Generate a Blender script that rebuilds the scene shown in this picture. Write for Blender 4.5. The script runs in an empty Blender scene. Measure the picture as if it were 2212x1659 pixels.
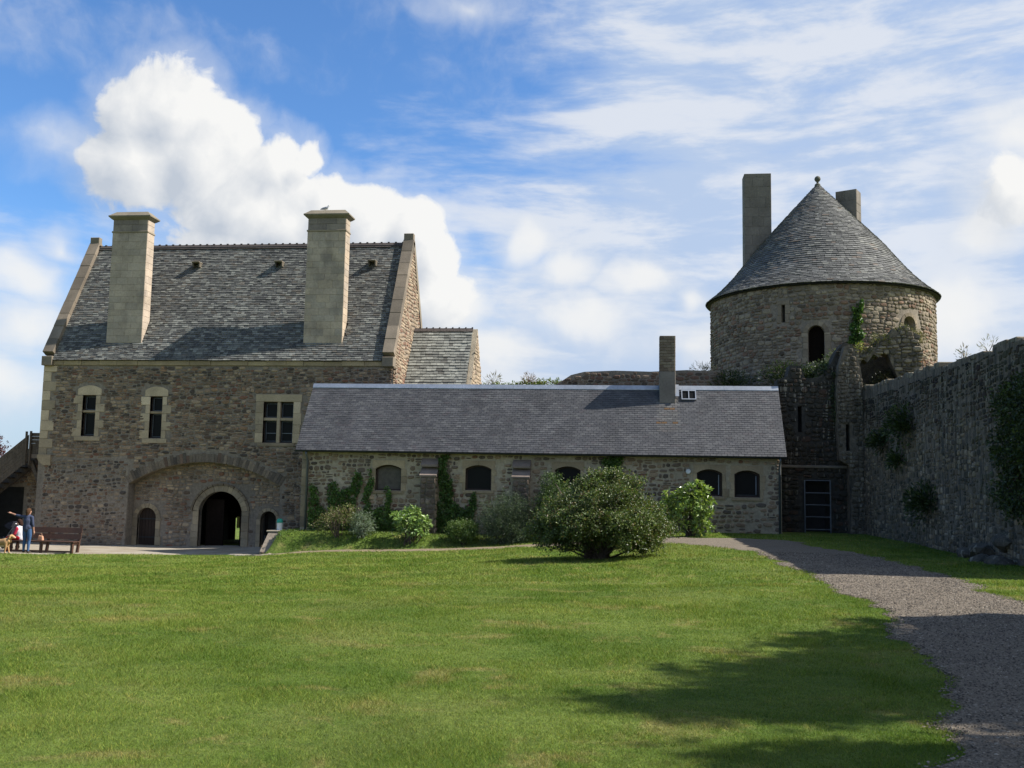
import bpy, bmesh, math
import numpy as np
from mathutils import Matrix, Vector
from mathutils.geometry import tessellate_polygon
R = math.radians
rng = np.random.default_rng(11)
scene = bpy.context.scene
COL = scene.collection

# ------------------------------------------------------------------ camera
CAM_Z = 3.4
cam_d = bpy.data.cameras.new('camera')
cam = bpy.data.objects.new('camera', cam_d); COL.objects.link(cam)
cam_d.sensor_width = 36.0
cam_d.lens = 36.0 * 2078.2 / 2212.0
cam_d.clip_start = 0.1; cam_d.clip_end = 6000
YAW, PITCH, ROLL = 0.1210, 0.1003, 0.0183
_f = Vector((-math.sin(YAW)*math.cos(PITCH), math.cos(YAW)*math.cos(PITCH), math.sin(PITCH)))
_r = Vector((math.cos(YAW), math.sin(YAW), 0)); _u = _r.cross(_f)
_r2 = _r*math.cos(ROLL) + _u*math.sin(ROLL); _u2 = -_r*math.sin(ROLL) + _u*math.cos(ROLL)
m = Matrix((_r2, _u2, -_f)).transposed().to_4x4(); m.translation = (0, 0, CAM_Z)
cam.matrix_world = m
scene.camera = cam

# ------------------------------------------------------------------ exposure
vs = scene.view_settings
vs.view_transform = 'Standard'; vs.look = 'None'; vs.exposure = 0.70; vs.gamma = 1.0
vs.use_curve_mapping = False
scene.cycles.max_bounces = 6; scene.cycles.diffuse_bounces = 3; scene.cycles.glossy_bounces = 2
scene.cycles.transmission_bounces = 4; scene.cycles.transparent_max_bounces = 6
scene.cycles.use_denoising = True

# ------------------------------------------------------------------ sun
SUN_AZ, SUN_EL = 4.0, 44.5          # azimuth measured from +X towards +Y
sdir = Vector((math.cos(R(SUN_AZ))*math.cos(R(SUN_EL)), math.sin(R(SUN_AZ))*math.cos(R(SUN_EL)), math.sin(R(SUN_EL))))
sl = bpy.data.lights.new('sun', 'SUN'); sl.energy = 5.0; sl.angle = R(0.55); sl.color = (1.0, 0.96, 0.90)
so = bpy.data.objects.new('sun', sl); COL.objects.link(so)
so.rotation_euler = (-sdir).to_track_quat('-Z', 'Y').to_euler(); so.location = (60, 10, 60)

# ------------------------------------------------------------------ node helper
class NT:
    dim = '3D'
    def __init__(s, tree): s.t = tree; s.n = tree.nodes; s.l = tree.links
    def add(s, typ, **kw):
        nd = s.n.new(typ)
        for k, v in kw.items():
            setattr(nd, k, v)
        return nd
    def put(s, sock, v):
        if isinstance(v, bpy.types.NodeSocket): s.l.new(v, sock)
        elif v is not None: sock.default_value = v
    def math(s, op, a, b=None, c=None, clamp=False):
        nd = s.add('ShaderNodeMath', operation=op, use_clamp=clamp)
        for i, v in enumerate((a, b, c)):
            if v is not None: s.put(nd.inputs[i], v)
        return nd.outputs[0]
    def vec(s, op, a, b=None):
        nd = s.add('ShaderNodeVectorMath', operation=op)
        s.put(nd.inputs[0], a)
        if b is not None: s.put(nd.inputs[3] if op == 'SCALE' else nd.inputs[1], b)
        return nd.outputs['Value'] if op in ('LENGTH', 'DOT_PRODUCT', 'DISTANCE') else nd.outputs[0]
    def noise(s, vec, scale, detail=4, rough=.55, dist=0.0, out='Fac', dim=None):
        nd = s.add('ShaderNodeTexNoise', noise_dimensions=dim or s.dim)
        s.put(nd.inputs['Vector'], vec); s.put(nd.inputs['Scale'], scale)
        nd.inputs['Detail'].default_value = detail; nd.inputs['Roughness'].default_value = rough
        nd.inputs['Distortion'].default_value = dist
        return nd.outputs[out]
    def ramp(s, fac, a, b, c=0.0, d=1.0, smooth=True):
        nd = s.add('ShaderNodeMapRange', interpolation_type='SMOOTHSTEP' if smooth else 'LINEAR')
        s.put(nd.inputs[0], fac)
        for i, v in enumerate((a, b, c, d)): s.put(nd.inputs[i+1], v)
        return nd.outputs[0]
    def mix(s, fac, a, b, mode='MIX'):
        nd = s.add('ShaderNodeMix', data_type='RGBA', blend_type=mode)
        s.put(nd.inputs[0], fac)
        for i, v in ((6, a), (7, b)):
            if isinstance(v, tuple): v = (v[0], v[1], v[2], 1.0)
            s.put(nd.inputs[i], v)
        return nd.outputs[2]
    def comb(s, x, y, z):
        nd = s.add('ShaderNodeCombineXYZ')
        for i, v in enumerate((x, y, z)): s.put(nd.inputs[i], v)
        return nd.outputs[0]

# ------------------------------------------------------------------ world: sky with clouds
def px_dir(x, y):
    d = _f + _r2*((x-1106.0)/2078.2) - _u2*((y-829.5)/2078.2)
    return math.atan2(d.x, d.y), math.atan2(d.z, math.hypot(d.x, d.y))
world = bpy.data.worlds.new('World'); scene.world = world; world.use_nodes = True
W = NT(world.node_tree); W.n.clear(); W.dim = '2D'
world.cycles.sampling_method = 'MANUAL'; world.cycles.sample_map_resolution = 256
w_out = W.add('ShaderNodeOutputWorld'); w_bg = W.add('ShaderNodeBackground')
W.l.new(w_bg.outputs[0], w_out.inputs[0]); w_bg.inputs[1].default_value = 0.070
sky = W.add('ShaderNodeTexSky', sky_type='NISHITA'); sky.sun_disc = False
sky.sun_elevation = R(SUN_EL); sky.sun_rotation = R(90.0 - SUN_AZ)
sky.air_density = 1.0; sky.dust_density = 0.3; sky.ozone_density = 2.2; sky.altitude = 50
tc = W.add('ShaderNodeTexCoord')
sp = W.add('ShaderNodeSeparateXYZ'); W.l.new(tc.outputs['Generated'], sp.inputs[0])
az = W.math('ARCTAN2', sp.outputs[0], sp.outputs[1])
el = W.math('ARCSINE', sp.outputs[2])
pos = W.comb(az, el, 0.0)

PXR = 1/2078.2
def cloud_group(name, blobs, noises, base):
    g = bpy.data.node_groups.new(name, 'ShaderNodeTree')
    g.interface.new_socket('Vector', in_out='INPUT', socket_type='NodeSocketVector')
    g.interface.new_socket('Fac', in_out='OUTPUT', socket_type='NodeSocketFloat')
    G = NT(g); G.dim = '2D'; gi = G.add('NodeGroupInput'); go = G.add('NodeGroupOutput')
    v = gi.outputs[0]
    wn = G.noise(v, 9.0, 3, .6, out='Color')
    wv = G.vec('SCALE', G.vec('SUBTRACT', wn, (0.5, 0.5, 0.5)), 0.045)
    p = G.vec('ADD', v, wv)
    acc = base(G, p)
    for (x, y, rx, ry, wgt) in blobs:
        a, e = px_dir(x, y)
        d = G.vec('SUBTRACT', p, (a, e, 0))
        d = G.vec('MULTIPLY', d, (1/(rx*PXR), 1/(ry*PXR), 0))
        ln = G.vec('LENGTH', d)
        f = G.math('MULTIPLY_ADD', ln, -wgt, wgt)
        acc = G.math('MAXIMUM', acc, f)
    for sc, det, amp in noises:
        nn = G.noise(p, sc, det, .58)
        acc = G.math('ADD', acc, G.math('MULTIPLY_ADD', nn, amp, -.5*amp))
    G.l.new(acc, go.inputs[0])
    return g
# cumulus puffs (pixel of the 2212-wide photograph, radii, weight) and drifting puffs all round the sky
cum = [(300,240,110,115,1.0),(385,235,105,110,1.0),(300,350,120,110,1.0),(430,330,150,130,1.0),(540,450,160,140,1.0),(640,490,150,130,1.0),(520,540,150,90,.8),
       (672,345,50,55,.75),(610,380,90,90,.9),(715,470,110,110,1.0),(800,500,105,110,1.0),(890,510,80,85,1.0),(945,560,70,80,.9),(930,640,120,110,.9),(2165,410,90,75,.62)]
soft = [(1000,660,110,90,.85),(960,770,160,95,.8),(60,600,100,90,.85),(50,700,140,90,.8),(120,520,50,45,.6),(20,820,180,100,.6),
       (1135,525,85,75,.9),(1215,570,130,90,.9),(1380,605,140,65,.9),(1480,640,80,60,.75),(1250,690,240,90,.8),(1080,760,190,80,.7),(1480,740,220,75,.7),
       (1000,5,150,50,.55),(2120,470,100,110,.8),(2185,290,110,90,.8),(2070,700,140,180,.7),(2180,800,150,140,.7),(110,300,170,60,.30)]
def base_c(G, p):
    q = G.vec('MULTIPLY', p, (1.0, 2.2, 1.0))
    q = G.vec('ADD', q, (3.1, .35, 0))
    n = G.noise(q, 2.6, 2, .5)
    return G.math('MULTIPLY_ADD', n, 1.6, -1.30)
gc = cloud_group('cumulus_field', cum, [(10.0, 3, .55), (30.0, 6, .44), (75.0, 4, .16)], base_c)
gs_ = cloud_group('soft_cloud_field', soft, [(9.0, 6, .75)], base_c)
def field(vec):
    nd = W.add('ShaderNodeGroup', node_tree=gc); W.l.new(vec, nd.inputs[0]); return nd.outputs[0]
F0 = field(pos)
F1 = field(W.vec('ADD', pos, (0.022, 0.020, 0)))
dens = W.math('MAXIMUM', W.ramp(F0, 0.0, 0.26), W.ramp(F0, -0.42, 0.20, 0.0, 0.34))
sn = W.add('ShaderNodeGroup', node_tree=gs_); W.l.new(pos, sn.inputs[0]); F2 = sn.outputs[0]
soft_d = W.ramp(F2, -0.10, 0.75, 0.0, 0.92)
lit = W.math('SUBTRACT', F0, F1)
lit = W.math('MULTIPLY_ADD', lit, 1.15, 0.60)
lit = W.math('ADD', lit, W.math('MULTIPLY', W.ramp(F0, 0.15, 1.0), -0.12), clamp=True)
ccol = W.mix(lit, (4.7, 5.2, 5.95), (8.2, 8.2, 8.1))
# thin veil of high streaks, thicker to the right of the frame and low down
qa = W.vec('MULTIPLY', pos, (1.0, 4.2, 1.0))
sk = W.add('ShaderNodeVectorRotate', rotation_type='Z_AXIS'); W.l.new(qa, sk.inputs[0]); sk.inputs['Angle'].default_value = R(-14)
st = W.noise(sk.outputs[0], 5.0, 7, .6, .15)
big = W.noise(W.vec('ADD', pos, (5.3, 1.7, 0)), 2.4, 2, .5)
side = W.ramp(az, -0.30, 0.10)
wav = W.ramp(W.math('ABSOLUTE', az), 1.3, 2.2, 1.0, 0.8)
low = W.ramp(el, 0.40, 0.10)
cov = W.math('ADD', W.math('MULTIPLY_ADD', W.math('MULTIPLY', side, wav), 0.72, W.math('MULTIPLY', low, 0.34)), W.math('MULTIPLY_ADD', big, 0.40, -.24))
veil = W.ramp(W.math('ADD', W.math('MULTIPLY_ADD', st, 1.05, -.56), cov), 0.0, 0.66, 0.0, 0.90)
base = W.mix(1.0, sky.outputs[0], (0.86, 1.26, 1.66), 'MULTIPLY')
base = W.mix(W.ramp(el, 0.26, 0.0, 0.0, 0.85), base, (4.7, 5.7, 7.0))
c1 = W.mix(veil, base, W.mix(W.ramp(st, .40, .62), (4.5, 5.5, 7.2), (6.9, 7.2, 7.7)))
scol = W.mix(W.ramp(F2, 0.15, 0.6), (6.2, 6.7, 7.5), (7.9, 7.95, 7.95))
c1 = W.mix(soft_d, c1, scol)
c2 = W.mix(dens, c1, ccol)
W.l.new(c2, w_bg.inputs[0])

# ------------------------------------------------------------------ materials
MATS = {}
def material(name, build):
    mt = bpy.data.materials.new(name); mt.use_nodes = True
    N = NT(mt.node_tree); N.n.clear()
    o = N.add('ShaderNodeOutputMaterial'); b = N.add('ShaderNodeBsdfPrincipled')
    N.l.new(b.outputs[0], o.inputs[0])
    geo = N.add('ShaderNodeNewGeometry')
    build(N, b, geo.outputs['Position'], o)
    MATS[name] = mt
    return mt
def attr(N, name='tint'):
    return N.add('ShaderNodeAttribute', attribute_name=name).outputs['Color']
def bump(N, b, h, dist=.02, strength=.6):
    nd = N.add('ShaderNodeBump'); nd.inputs['Strength'].default_value = strength; nd.inputs['Distance'].default_value = dist
    N.l.new(h, nd.inputs['Height']); N.l.new(nd.outputs[0], b.inputs['Normal'])
def gain(N, col, fac, lo, hi):
    g = N.ramp(fac, .3, .7, lo, hi, False)
    return N.mix(1.0, col, N.comb(g, g, g), 'MULTIPLY')

def mk_piece(name, rough=.9, sc=22.0, lo=.7, hi=1.3, patch=None, warm=None, bmp=.012, spec=.3):
    """pieces that carry their own colour in 'tint' (stones, slates, blocks), with grain and wear"""
    def f(N, b, P, o):
        c = attr(N)
        c = gain(N, c, N.noise(P, sc, 5, .6), lo, hi)
        c = gain(N, c, N.noise(P, 1.3, 3, .5), .82, 1.18)
        if patch:
            for (psc, a, bb, amt, pc, stretch) in patch:
                q = N.vec('MULTIPLY', P, stretch)
                c = N.mix(N.ramp(N.noise(q, psc, 5, .6), a, bb, 0, amt), c, pc)
        if warm: c = N.mix(1.0, c, warm, 'MULTIPLY')
        N.put(b.inputs['Base Color'], c); b.inputs['Roughness'].default_value = rough
        b.inputs['Specular IOR Level'].default_value = spec
        bump(N, b, N.noise(P, sc*1.6, 4, .6), bmp)
    return material(name, f)
U = (1, 1, 1)
mk_piece('rubble_stone', warm=(1.06, .93, .82), patch=[(.17, .53, .68, .5, (.075, .064, .05), (1, 1, .8)), (.33, .58, .7, .35, (.36, .31, .235), U), (9, .62, .74, .6, (.36, .34, .28), U), (.55, .56, .74, .55, (.05, .047, .04), (1, 1, .55))])
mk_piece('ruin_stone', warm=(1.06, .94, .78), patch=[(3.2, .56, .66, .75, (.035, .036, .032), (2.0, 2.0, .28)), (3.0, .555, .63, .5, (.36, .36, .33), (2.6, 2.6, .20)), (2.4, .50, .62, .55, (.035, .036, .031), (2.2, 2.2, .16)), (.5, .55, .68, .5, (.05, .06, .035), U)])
mk_piece('tower_stone', warm=(1.04, .95, .85), patch=[(8, .60, .72, .5, (.40, .38, .31), U), (.6, .58, .72, .5, (.06, .06, .05), U)])
mk_piece('ashlar', warm=(1.19, 1.07, 1.04), sc=14, lo=.85, hi=1.12, patch=[(1.1, .54, .72, .45, (.12, .11, .095), (1, 1, .6)), (7, .62, .74, .2, (.30, .25, .15), U)], bmp=.006)
mk_piece('dressed_stone', warm=(1.04, .95, .84), sc=16, lo=.85, hi=1.12, patch=[(3, .60, .75, .45, (.10, .09, .075), U)], bmp=.006)
mk_piece('stone_slate', warm=(.98, .96, .91), rough=.75, sc=30, patch=[(14, .56, .68, .55, (.25, .27, .25), U), (2.0, .58, .72, .45, (.045, .047, .045), U)], bmp=.008, spec=.4)
mk_piece('blue_slate', warm=(.37, .365, .36), rough=.6, sc=24, lo=.82, hi=1.18, patch=[(.8, .50, .66, .40, (.10, .098, .098), (1.2, 1, .5)), (2.2, .52, .68, .35, (.26, .25, .25), (1.2, 1, .6)), (40, .70, .76, .35, (.40, .41, .40), U)], bmp=.004, spec=.45)
mk_piece('pebble', rough=.9, sc=60, lo=.75, hi=1.25)
mk_piece('plain_tint', rough=.8, sc=30, lo=.85, hi=1.15, bmp=.004)
mk_piece('cloth', rough=.95, sc=40, lo=.85, hi=1.15, bmp=.004, spec=.1)

def mk_plain(name, col, rough=.85, sc=12, lo=.75, hi=1.25, metal=0.0, bmp=.01, spec=.4, extra=None):
    def f(N, b, P, o):
        c = N.mix(0, col, col)
        c = gain(N, c, N.noise(P, sc, 6, .62), lo, hi)
        c = gain(N, c, N.noise(P, sc*.09, 3, .5), .85, 1.15)
        if extra: c = extra(N, c, P)
        N.put(b.inputs['Base Color'], c); b.inputs['Roughness'].default_value = rough
        b.inputs['Metallic'].default_value = metal; b.inputs['Specular IOR Level'].default_value = spec
        if bmp: bump(N, b, N.noise(P, sc*2.5, 5, .65), bmp)
    return material(name, f)
mk_plain('mortar', (.235, .192, .145), .95, 9, .7, 1.25, bmp=.03,
         extra=lambda N, c, P: N.mix(N.ramp(N.noise(N.vec('MULTIPLY', P, (1, 1, .55)), .55, 5, .6), .55, .75, 0, .6), c, (.09, .082, .07)))
mk_plain('mortar_pale', (.36, .298, .21), .95, 9, .75, 1.2, bmp=.03)
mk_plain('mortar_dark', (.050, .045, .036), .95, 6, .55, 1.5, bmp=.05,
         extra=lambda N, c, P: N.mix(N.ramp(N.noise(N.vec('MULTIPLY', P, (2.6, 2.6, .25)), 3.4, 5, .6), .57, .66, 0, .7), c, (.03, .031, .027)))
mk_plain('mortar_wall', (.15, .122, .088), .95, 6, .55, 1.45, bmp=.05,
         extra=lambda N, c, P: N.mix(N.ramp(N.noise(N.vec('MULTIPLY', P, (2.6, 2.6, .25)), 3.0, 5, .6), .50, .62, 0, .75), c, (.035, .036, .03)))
mk_plain('roof_underlay', (.03, .03, .03), .95)
mk_plain('zinc', (.40, .42, .44), .45, 6, .85, 1.1, .7, .004)
mk_plain('grey_metal', (.13, .145, .16), .5, 6, .85, 1.1, .5, .004)
mk_plain('dark_metal', (.03, .032, .035), .6, 6, .85, 1.1, .3, .004)
mk_plain('bench_wood', (.07, .034, .021), .6, 20, .7, 1.3, bmp=.006)
mk_plain('old_wood', (.085, .062, .042), .85, 14, .6, 1.35, bmp=.01,
         extra=lambda N, c, P: N.mix(N.ramp(N.noise(N.vec('MULTIPLY', P, (8, 8, .7)), 3, 4, .6), .45, .7, 0, .5), c, (.15, .122, .09)))
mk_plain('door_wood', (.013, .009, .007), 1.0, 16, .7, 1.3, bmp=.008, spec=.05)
mk_plain('frame_wood', (.040, .024, .018), .7, 16, .8, 1.2, bmp=.004)
mk_plain('board', (.11, .095, .075), .9, 8, .75, 1.2, bmp=.006)
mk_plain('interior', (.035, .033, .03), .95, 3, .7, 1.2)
mk_plain('bark', (.085, .065, .048), .95, 18, .6, 1.4, bmp=.03)
mk_plain('ridge_tile', (.075, .06, .052), .85, 18, .6, 1.4)
mk_plain('white_paint', (.72, .72, .70), .5, 8, .95, 1.03, bmp=0)
mk_plain('green_lid', (.02, .30, .22), .45, 8, .95, 1.05, bmp=0)
mk_plain('lead', (.24, .26, .29), .55, 8, .85, 1.1, .3, .004)
def _glass(N, b, P, o):
    b.inputs['Base Color'].default_value = (.012, .012, .012, 1); b.inputs['Roughness'].default_value = .3
    b.inputs['Specular IOR Level'].default_value = .08
    bump(N, b, N.noise(P, 5, 2, .5), .01, .25)
material('window_glass', _glass)

# grass colour shared by the lawn sheet and the blades standing on it
def grass_group():
    g = bpy.data.node_groups.new('grass_colour', 'ShaderNodeTree')
    g.interface.new_socket('Vector', in_out='INPUT', socket_type='NodeSocketVector')
    g.interface.new_socket('Color', in_out='OUTPUT', socket_type='NodeSocketColor')
    G = NT(g); gi = G.add('NodeGroupInput'); go = G.add('NodeGroupOutput'); P = gi.outputs[0]
    q = G.vec('MULTIPLY', P, (1.0, 1.25, 0.0))
    c = G.mix(G.ramp(G.noise(q, .42, 4, .6), .36, .64), (0.082, 0.134, 0.019), (0.154, 0.200, 0.040))
    c = G.mix(G.ramp(G.noise(q, 1.7, 5, .65), .42, .66, 0, .7), c, (0.114, 0.166, 0.027))
    c = G.mix(G.ramp(G.noise(q, .9, 5, .7, .5), .53, .66, 0, .75), c, (0.220, 0.202, 0.067))
    c = G.mix(G.ramp(G.noise(q, .23, 5, .65, .8), .50, .66, 0, .5), c, (0.160, 0.181, 0.049))
    c = G.mix(G.ramp(G.noise(q, 2.3, 4, .6), .62, .74, 0, .7), c, (0.056, 0.108, 0.016))
    G.l.new(c, go.inputs[0]); return g
GG = grass_group()
def _lawn(N, b, P, o):
    nd = N.add('ShaderNodeGroup', node_tree=GG); N.l.new(P, nd.inputs[0])
    c = gain(N, nd.outputs[0], N.noise(P, 38, 5, .75), .55, 1.35)
    c = gain(N, c, N.noise(P, 9, 4, .7), .8, 1.2)
    N.put(b.inputs['Base Color'], c); b.inputs['Roughness'].default_value = .95
    b.inputs['Specular IOR Level'].default_value = .15
    h = N.math('ADD', N.noise(P, 45, 5, .7), N.math('MULTIPLY', N.noise(P, 6, 3, .6), 2.0))
    bump(N, b, h, .05, .8)
material('lawn', _lawn)
def leaf_shader(N, b, c, o, trans=.35, rough=.5, spec=.35):
    N.put(b.inputs['Base Color'], c); b.inputs['Roughness'].default_value = rough
    b.inputs['Specular IOR Level'].default_value = spec
    t = N.add('ShaderNodeBsdfTranslucent'); tc2 = N.mix(1.0, c, (1.15, 1.25, .55), 'MULTIPLY'); N.put(t.inputs[0], tc2)
    mx = N.add('ShaderNodeMixShader'); mx.inputs[0].default_value = trans
    N.l.new(b.outputs[0], mx.inputs[1]); N.l.new(t.outputs[0], mx.inputs[2]); N.l.new(mx.outputs[0], o.inputs[0])
def _blade(N, b, P, o):
    nd = N.add('ShaderNodeGroup', node_tree=GG); N.l.new(P, nd.inputs[0])
    c = N.mix(1.0, nd.outputs[0], attr(N), 'MULTIPLY')
    leaf_shader(N, b, c, o, .30, .75, .08)
material('grass_blade', _blade)
def mk_leaf(name, trans=.3, rough=.45, spec=.4):
    def f(N, b, P, o):
        c = gain(N, attr(N), N.noise(P, 3.0, 3, .5), .75, 1.25)
        leaf_shader(N, b, c, o, trans, rough, spec)
    material(name, f)
mk_leaf('leaf'); mk_leaf('glossy_leaf', .25, .32, .55); mk_leaf('matt_leaf', .25, .7, .2)
def _gravel(N, b, P, o):
    n1 = N.noise(P, 70, 3, .7); n2 = N.noise(P, 24, 4, .7)
    c = N.mix(N.ramp(n1, .35, .65), (.080, .062, .042), (.26, .21, .148))
    c = gain(N, c, n2, .6, 1.35)
    c = N.mix(N.ramp(N.noise(P, .8, 4, .6), .52, .70, 0, .55), c, (.13, .105, .072))
    N.put(b.inputs['Base Color'], c); b.inputs['Roughness'].default_value = .95
    bump(N, b, N.math('ADD', n1, n2), .03, .9)
material('gravel', _gravel)
def _fore(N, b, P, o):
    c = N.mix(N.ramp(N.noise(P, .9, 5, .6), .35, .65), (.26, .215, .15), (.34, .295, .225))
    c = gain(N, c, N.noise(P, 45, 4, .7), .75, 1.2)
    c = N.mix(N.ramp(N.noise(P, 2.2, 5, .6), .56, .68, 0, .45), c, (.20, .155, .105))
    N.put(b.inputs['Base Color'], c); b.inputs['Roughness'].default_value = .95
    bump(N, b, N.noise(P, 40, 5, .7), .02, .7)
material('beaten_earth', _fore)
mk_plain('brown_earth', (.215, .16, .098), .95, 14, .55, 1.4, bmp=.03, extra=lambda N, c, P: N.mix(N.ramp(N.noise(P, 3.0, 5, .6), .52, .66, 0, .6), c, (.10, .12, .035)))

# ------------------------------------------------------------------ mesh helpers
def tag(o, label=None, cat=None, group=None, kind=None):
    if label: o['label'] = label
    if cat: o['category'] = cat
    if group: o['group'] = group
    if kind: o['kind'] = kind
    return o
def link(name, me, parent=None, mat=None):
    o = bpy.data.objects.new(name, me); COL.objects.link(o)
    if parent is not None: set_parent(o, parent)
    if mat is not None and me is not None and len(me.materials) == 0: me.materials.append(MATS[mat])
    return o
def empty(name, loc=(0, 0, 0)):
    o = bpy.data.objects.new(name, None); COL.objects.link(o); o.empty_display_size = .2
    o.location = loc
    return o
def set_parent(o, parent):
    """geometry is in world coordinates, so a child under an empty undoes the empty's offset"""
    o.parent = parent
    if parent.type == 'EMPTY': o.matrix_parent_inverse = Matrix.Translation(-parent.location)
def mesh_np(name, verts, faces, tint=None, smooth=False):
    """verts (N,3); faces (M,k) array or list of lists; tint (N,3) or one colour"""
    me = bpy.data.meshes.new(name)
    verts = np.asarray(verts, dtype=np.float32)
    if isinstance(faces, np.ndarray):
        M, k = faces.shape
        me.vertices.add(len(verts)); me.vertices.foreach_set('co', verts.ravel())
        me.loops.add(M*k); me.loops.foreach_set('vertex_index', faces.astype(np.int32).ravel())
        me.polygons.add(M); me.polygons.foreach_set('loop_start', np.arange(0, M*k, k, dtype=np.int32))
        me.polygons.foreach_set('loop_total', np.full(M, k, dtype=np.int32))
        me.update(calc_edges=True)
    else:
        me.from_pydata([tuple(map(float, v)) for v in verts], [], faces)
    if tint is not None:
        t = np.asarray(tint, dtype=np.float32)
        if t.ndim == 1: t = np.tile(t, (len(verts), 1))
        a = me.attributes.new('tint', 'FLOAT_COLOR', 'POINT')
        c = np.ones((len(verts), 4), dtype=np.float32); c[:, :3] = t
        a.data.foreach_set('color', c.ravel())
    me.polygons.foreach_set('use_smooth', np.full(len(me.polygons), smooth, dtype=bool))
    me.update()
    return me
class MB:
    """collects boxes, prisms, tubes into one mesh"""
    def __init__(s): s.v = []; s.f = []
    def add(s, vs_, fs_):
        n = len(s.v); s.v += [tuple(map(float, q)) for q in vs_]; s.f += [[i+n for i in f] for f in fs_]; return s
    def box(s, x0, x1, y0, y1, z0, z1):
        return s.add([(x0,y0,z0),(x1,y0,z0),(x1,y1,z0),(x0,y1,z0),(x0,y0,z1),(x1,y0,z1),(x1,y1,z1),(x0,y1,z1)],
                     [[0,3,2,1],[4,5,6,7],[0,1,5,4],[1,2,6,5],[2,3,7,6],[3,0,4,7]])
    def prism(s, loop_a, loop_b):
        n = len(loop_a)
        return s.add(list(loop_a)+list(loop_b), [list(range(n))[::-1], list(range(n, 2*n))] + [[i,(i+1)%n,(i+1)%n+n,i+n] for i in range(n)])
    def tube(s, pts, rad, seg=8):
        pts = [Vector(p) for p in pts]; n = len(pts)
        if not hasattr(rad, '__len__'): rad = [rad]*n
        vs_ = []; fs_ = []
        for i, p in enumerate(pts):
            d = (pts[min(i+1, n-1)] - pts[max(i-1, 0)]).normalized()
            a = d.cross(Vector((0.13, .21, 1)) if abs(d.z) < .9 else Vector((1, .17, 0))).normalized(); b = d.cross(a)
            for k in range(seg):
                t = 2*math.pi*k/seg
                vs_.append(p + (a*math.cos(t) + b*math.sin(t))*rad[i])
        for i in range(n-1):
            for k in range(seg):
                k2 = (k+1) % seg
                fs_.append([i*seg+k, i*seg+k2, (i+1)*seg+k2, (i+1)*seg+k])
        fs_ += [list(range(seg))[::-1], [(n-1)*seg+k for k in range(seg)]]
        return s.add(vs_, fs_)
    def build(s, name, mat, parent=None, tint=None, smooth=False, bevel=0):
        me = bpy.data.meshes.new(name); me.from_pydata(s.v, [], s.f)
        bm = bmesh.new(); bm.from_mesh(me)
        if bevel: bmesh.ops.bevel(bm, geom=list(bm.edges), offset=bevel, segments=1, affect='EDGES', clamp_overlap=True)
        bmesh.ops.recalc_face_normals(bm, faces=bm.faces)
        bm.to_mesh(me); bm.free()
        if tint is not None:
            a = me.attributes.new('tint', 'FLOAT_COLOR', 'POINT')
            a.data.foreach_set('color', np.tile(np.array([*tint, 1], dtype=np.float32), len(me.vertices)))
        if smooth: me.polygons.foreach_set('use_smooth', np.ones(len(me.polygons), dtype=bool))
        return link(name, me, parent, mat)

class Plane:
    """flat frame: u along U, v along V, depth d along inward normal"""
    def __init__(s, O, U_, V_, D): s.O, s.U, s.V, s.D = (np.array(q, float) for q in (O, U_, V_, D))
    def p(s, u, v, d=0.0): return s.O + s.U*u + s.V*v + s.D*d
    def frame(s, u, v): return s.p(u, v), s.U, s.V, s.D
class Cyl:
    """cylinder wall: u = arc length from the point facing -Y, v = height"""
    def __init__(s, cx, cy, r): s.cx, s.cy, s.r = cx, cy, r
    def p(s, u, v, d=0.0):
        t = u/s.r; r = s.r - d
        return np.array([s.cx + r*math.sin(t), s.cy - r*math.cos(t), v])
    def frame(s, u, v):
        t = u/s.r
        return s.p(u, v), np.array([math.cos(t), math.sin(t), 0.]), np.array([0, 0, 1.]), np.array([-math.sin(t), math.cos(t), 0.])

def arc(cx, cz, hw, rise, n=10):
    """points of a segmental/round arch from right springing to left springing, springing height cz"""
    if rise >= hw*.999:
        return [(cx+hw*math.cos(math.pi*i/n), cz+rise*math.sin(math.pi*i/n)) for i in range(n+1)]
    rad = (hw*hw+rise*rise)/(2*rise); a = math.asin(hw/rad)
    return [(cx+rad*math.sin(a-2*a*i/n), cz-(rad-rise)+rad*math.cos(a-2*a*i/n)) for i in range(n+1)]
def arch_loop(x0, x1, z0, zs, rise, n=10):
    return [(x0, z0), (x1, z0)] + arc((x0+x1)/2, zs, (x1-x0)/2, rise, n)
def rect(x0, x1, z0, z1): return [(x0, z0), (x1, z0), (x1, z1), (x0, z1)]
def wall_panel(name, outer, holes, thick, S, mat, parent=None, sub=None):
    loops = [outer] + holes
    flat = [q for lp in loops for q in lp]
    tris = tessellate_polygon([[Vector((q[0], q[1], 0)) for q in lp] for lp in loops])
    n = len(flat)
    V_ = [S.p(u, v, 0) for u, v in flat] + [S.p(u, v, thick) for u, v in flat]
    F_ = []
    for t in tris:
        a, b, c = [flat[i] for i in t]
        cr = (b[0]-a[0])*(c[1]-a[1]) - (b[1]-a[1])*(c[0]-a[0])
        if abs(cr) < 1e-9: continue
        t = list(t) if cr > 0 else list(t)[::-1]
        F_.append(t); F_.append([i+n for i in t][::-1])
    k = 0
    for lp in loops:
        L = len(lp)
        for i in range(L):
            a, b = k+i, k+(i+1) % L
            F_.append([a, b, b+n, a+n])
        k += L
    me = bpy.data.meshes.new(name); me.from_pydata([tuple(map(float, q)) for q in V_], [], F_)
    bm = bmesh.new(); bm.from_mesh(me); bmesh.ops.remove_doubles(bm, verts=bm.verts, dist=1e-5)
    bmesh.ops.recalc_face_normals(bm, faces=bm.faces); bm.to_mesh(me); bm.free()
    return link(name, me, parent, mat)

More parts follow.
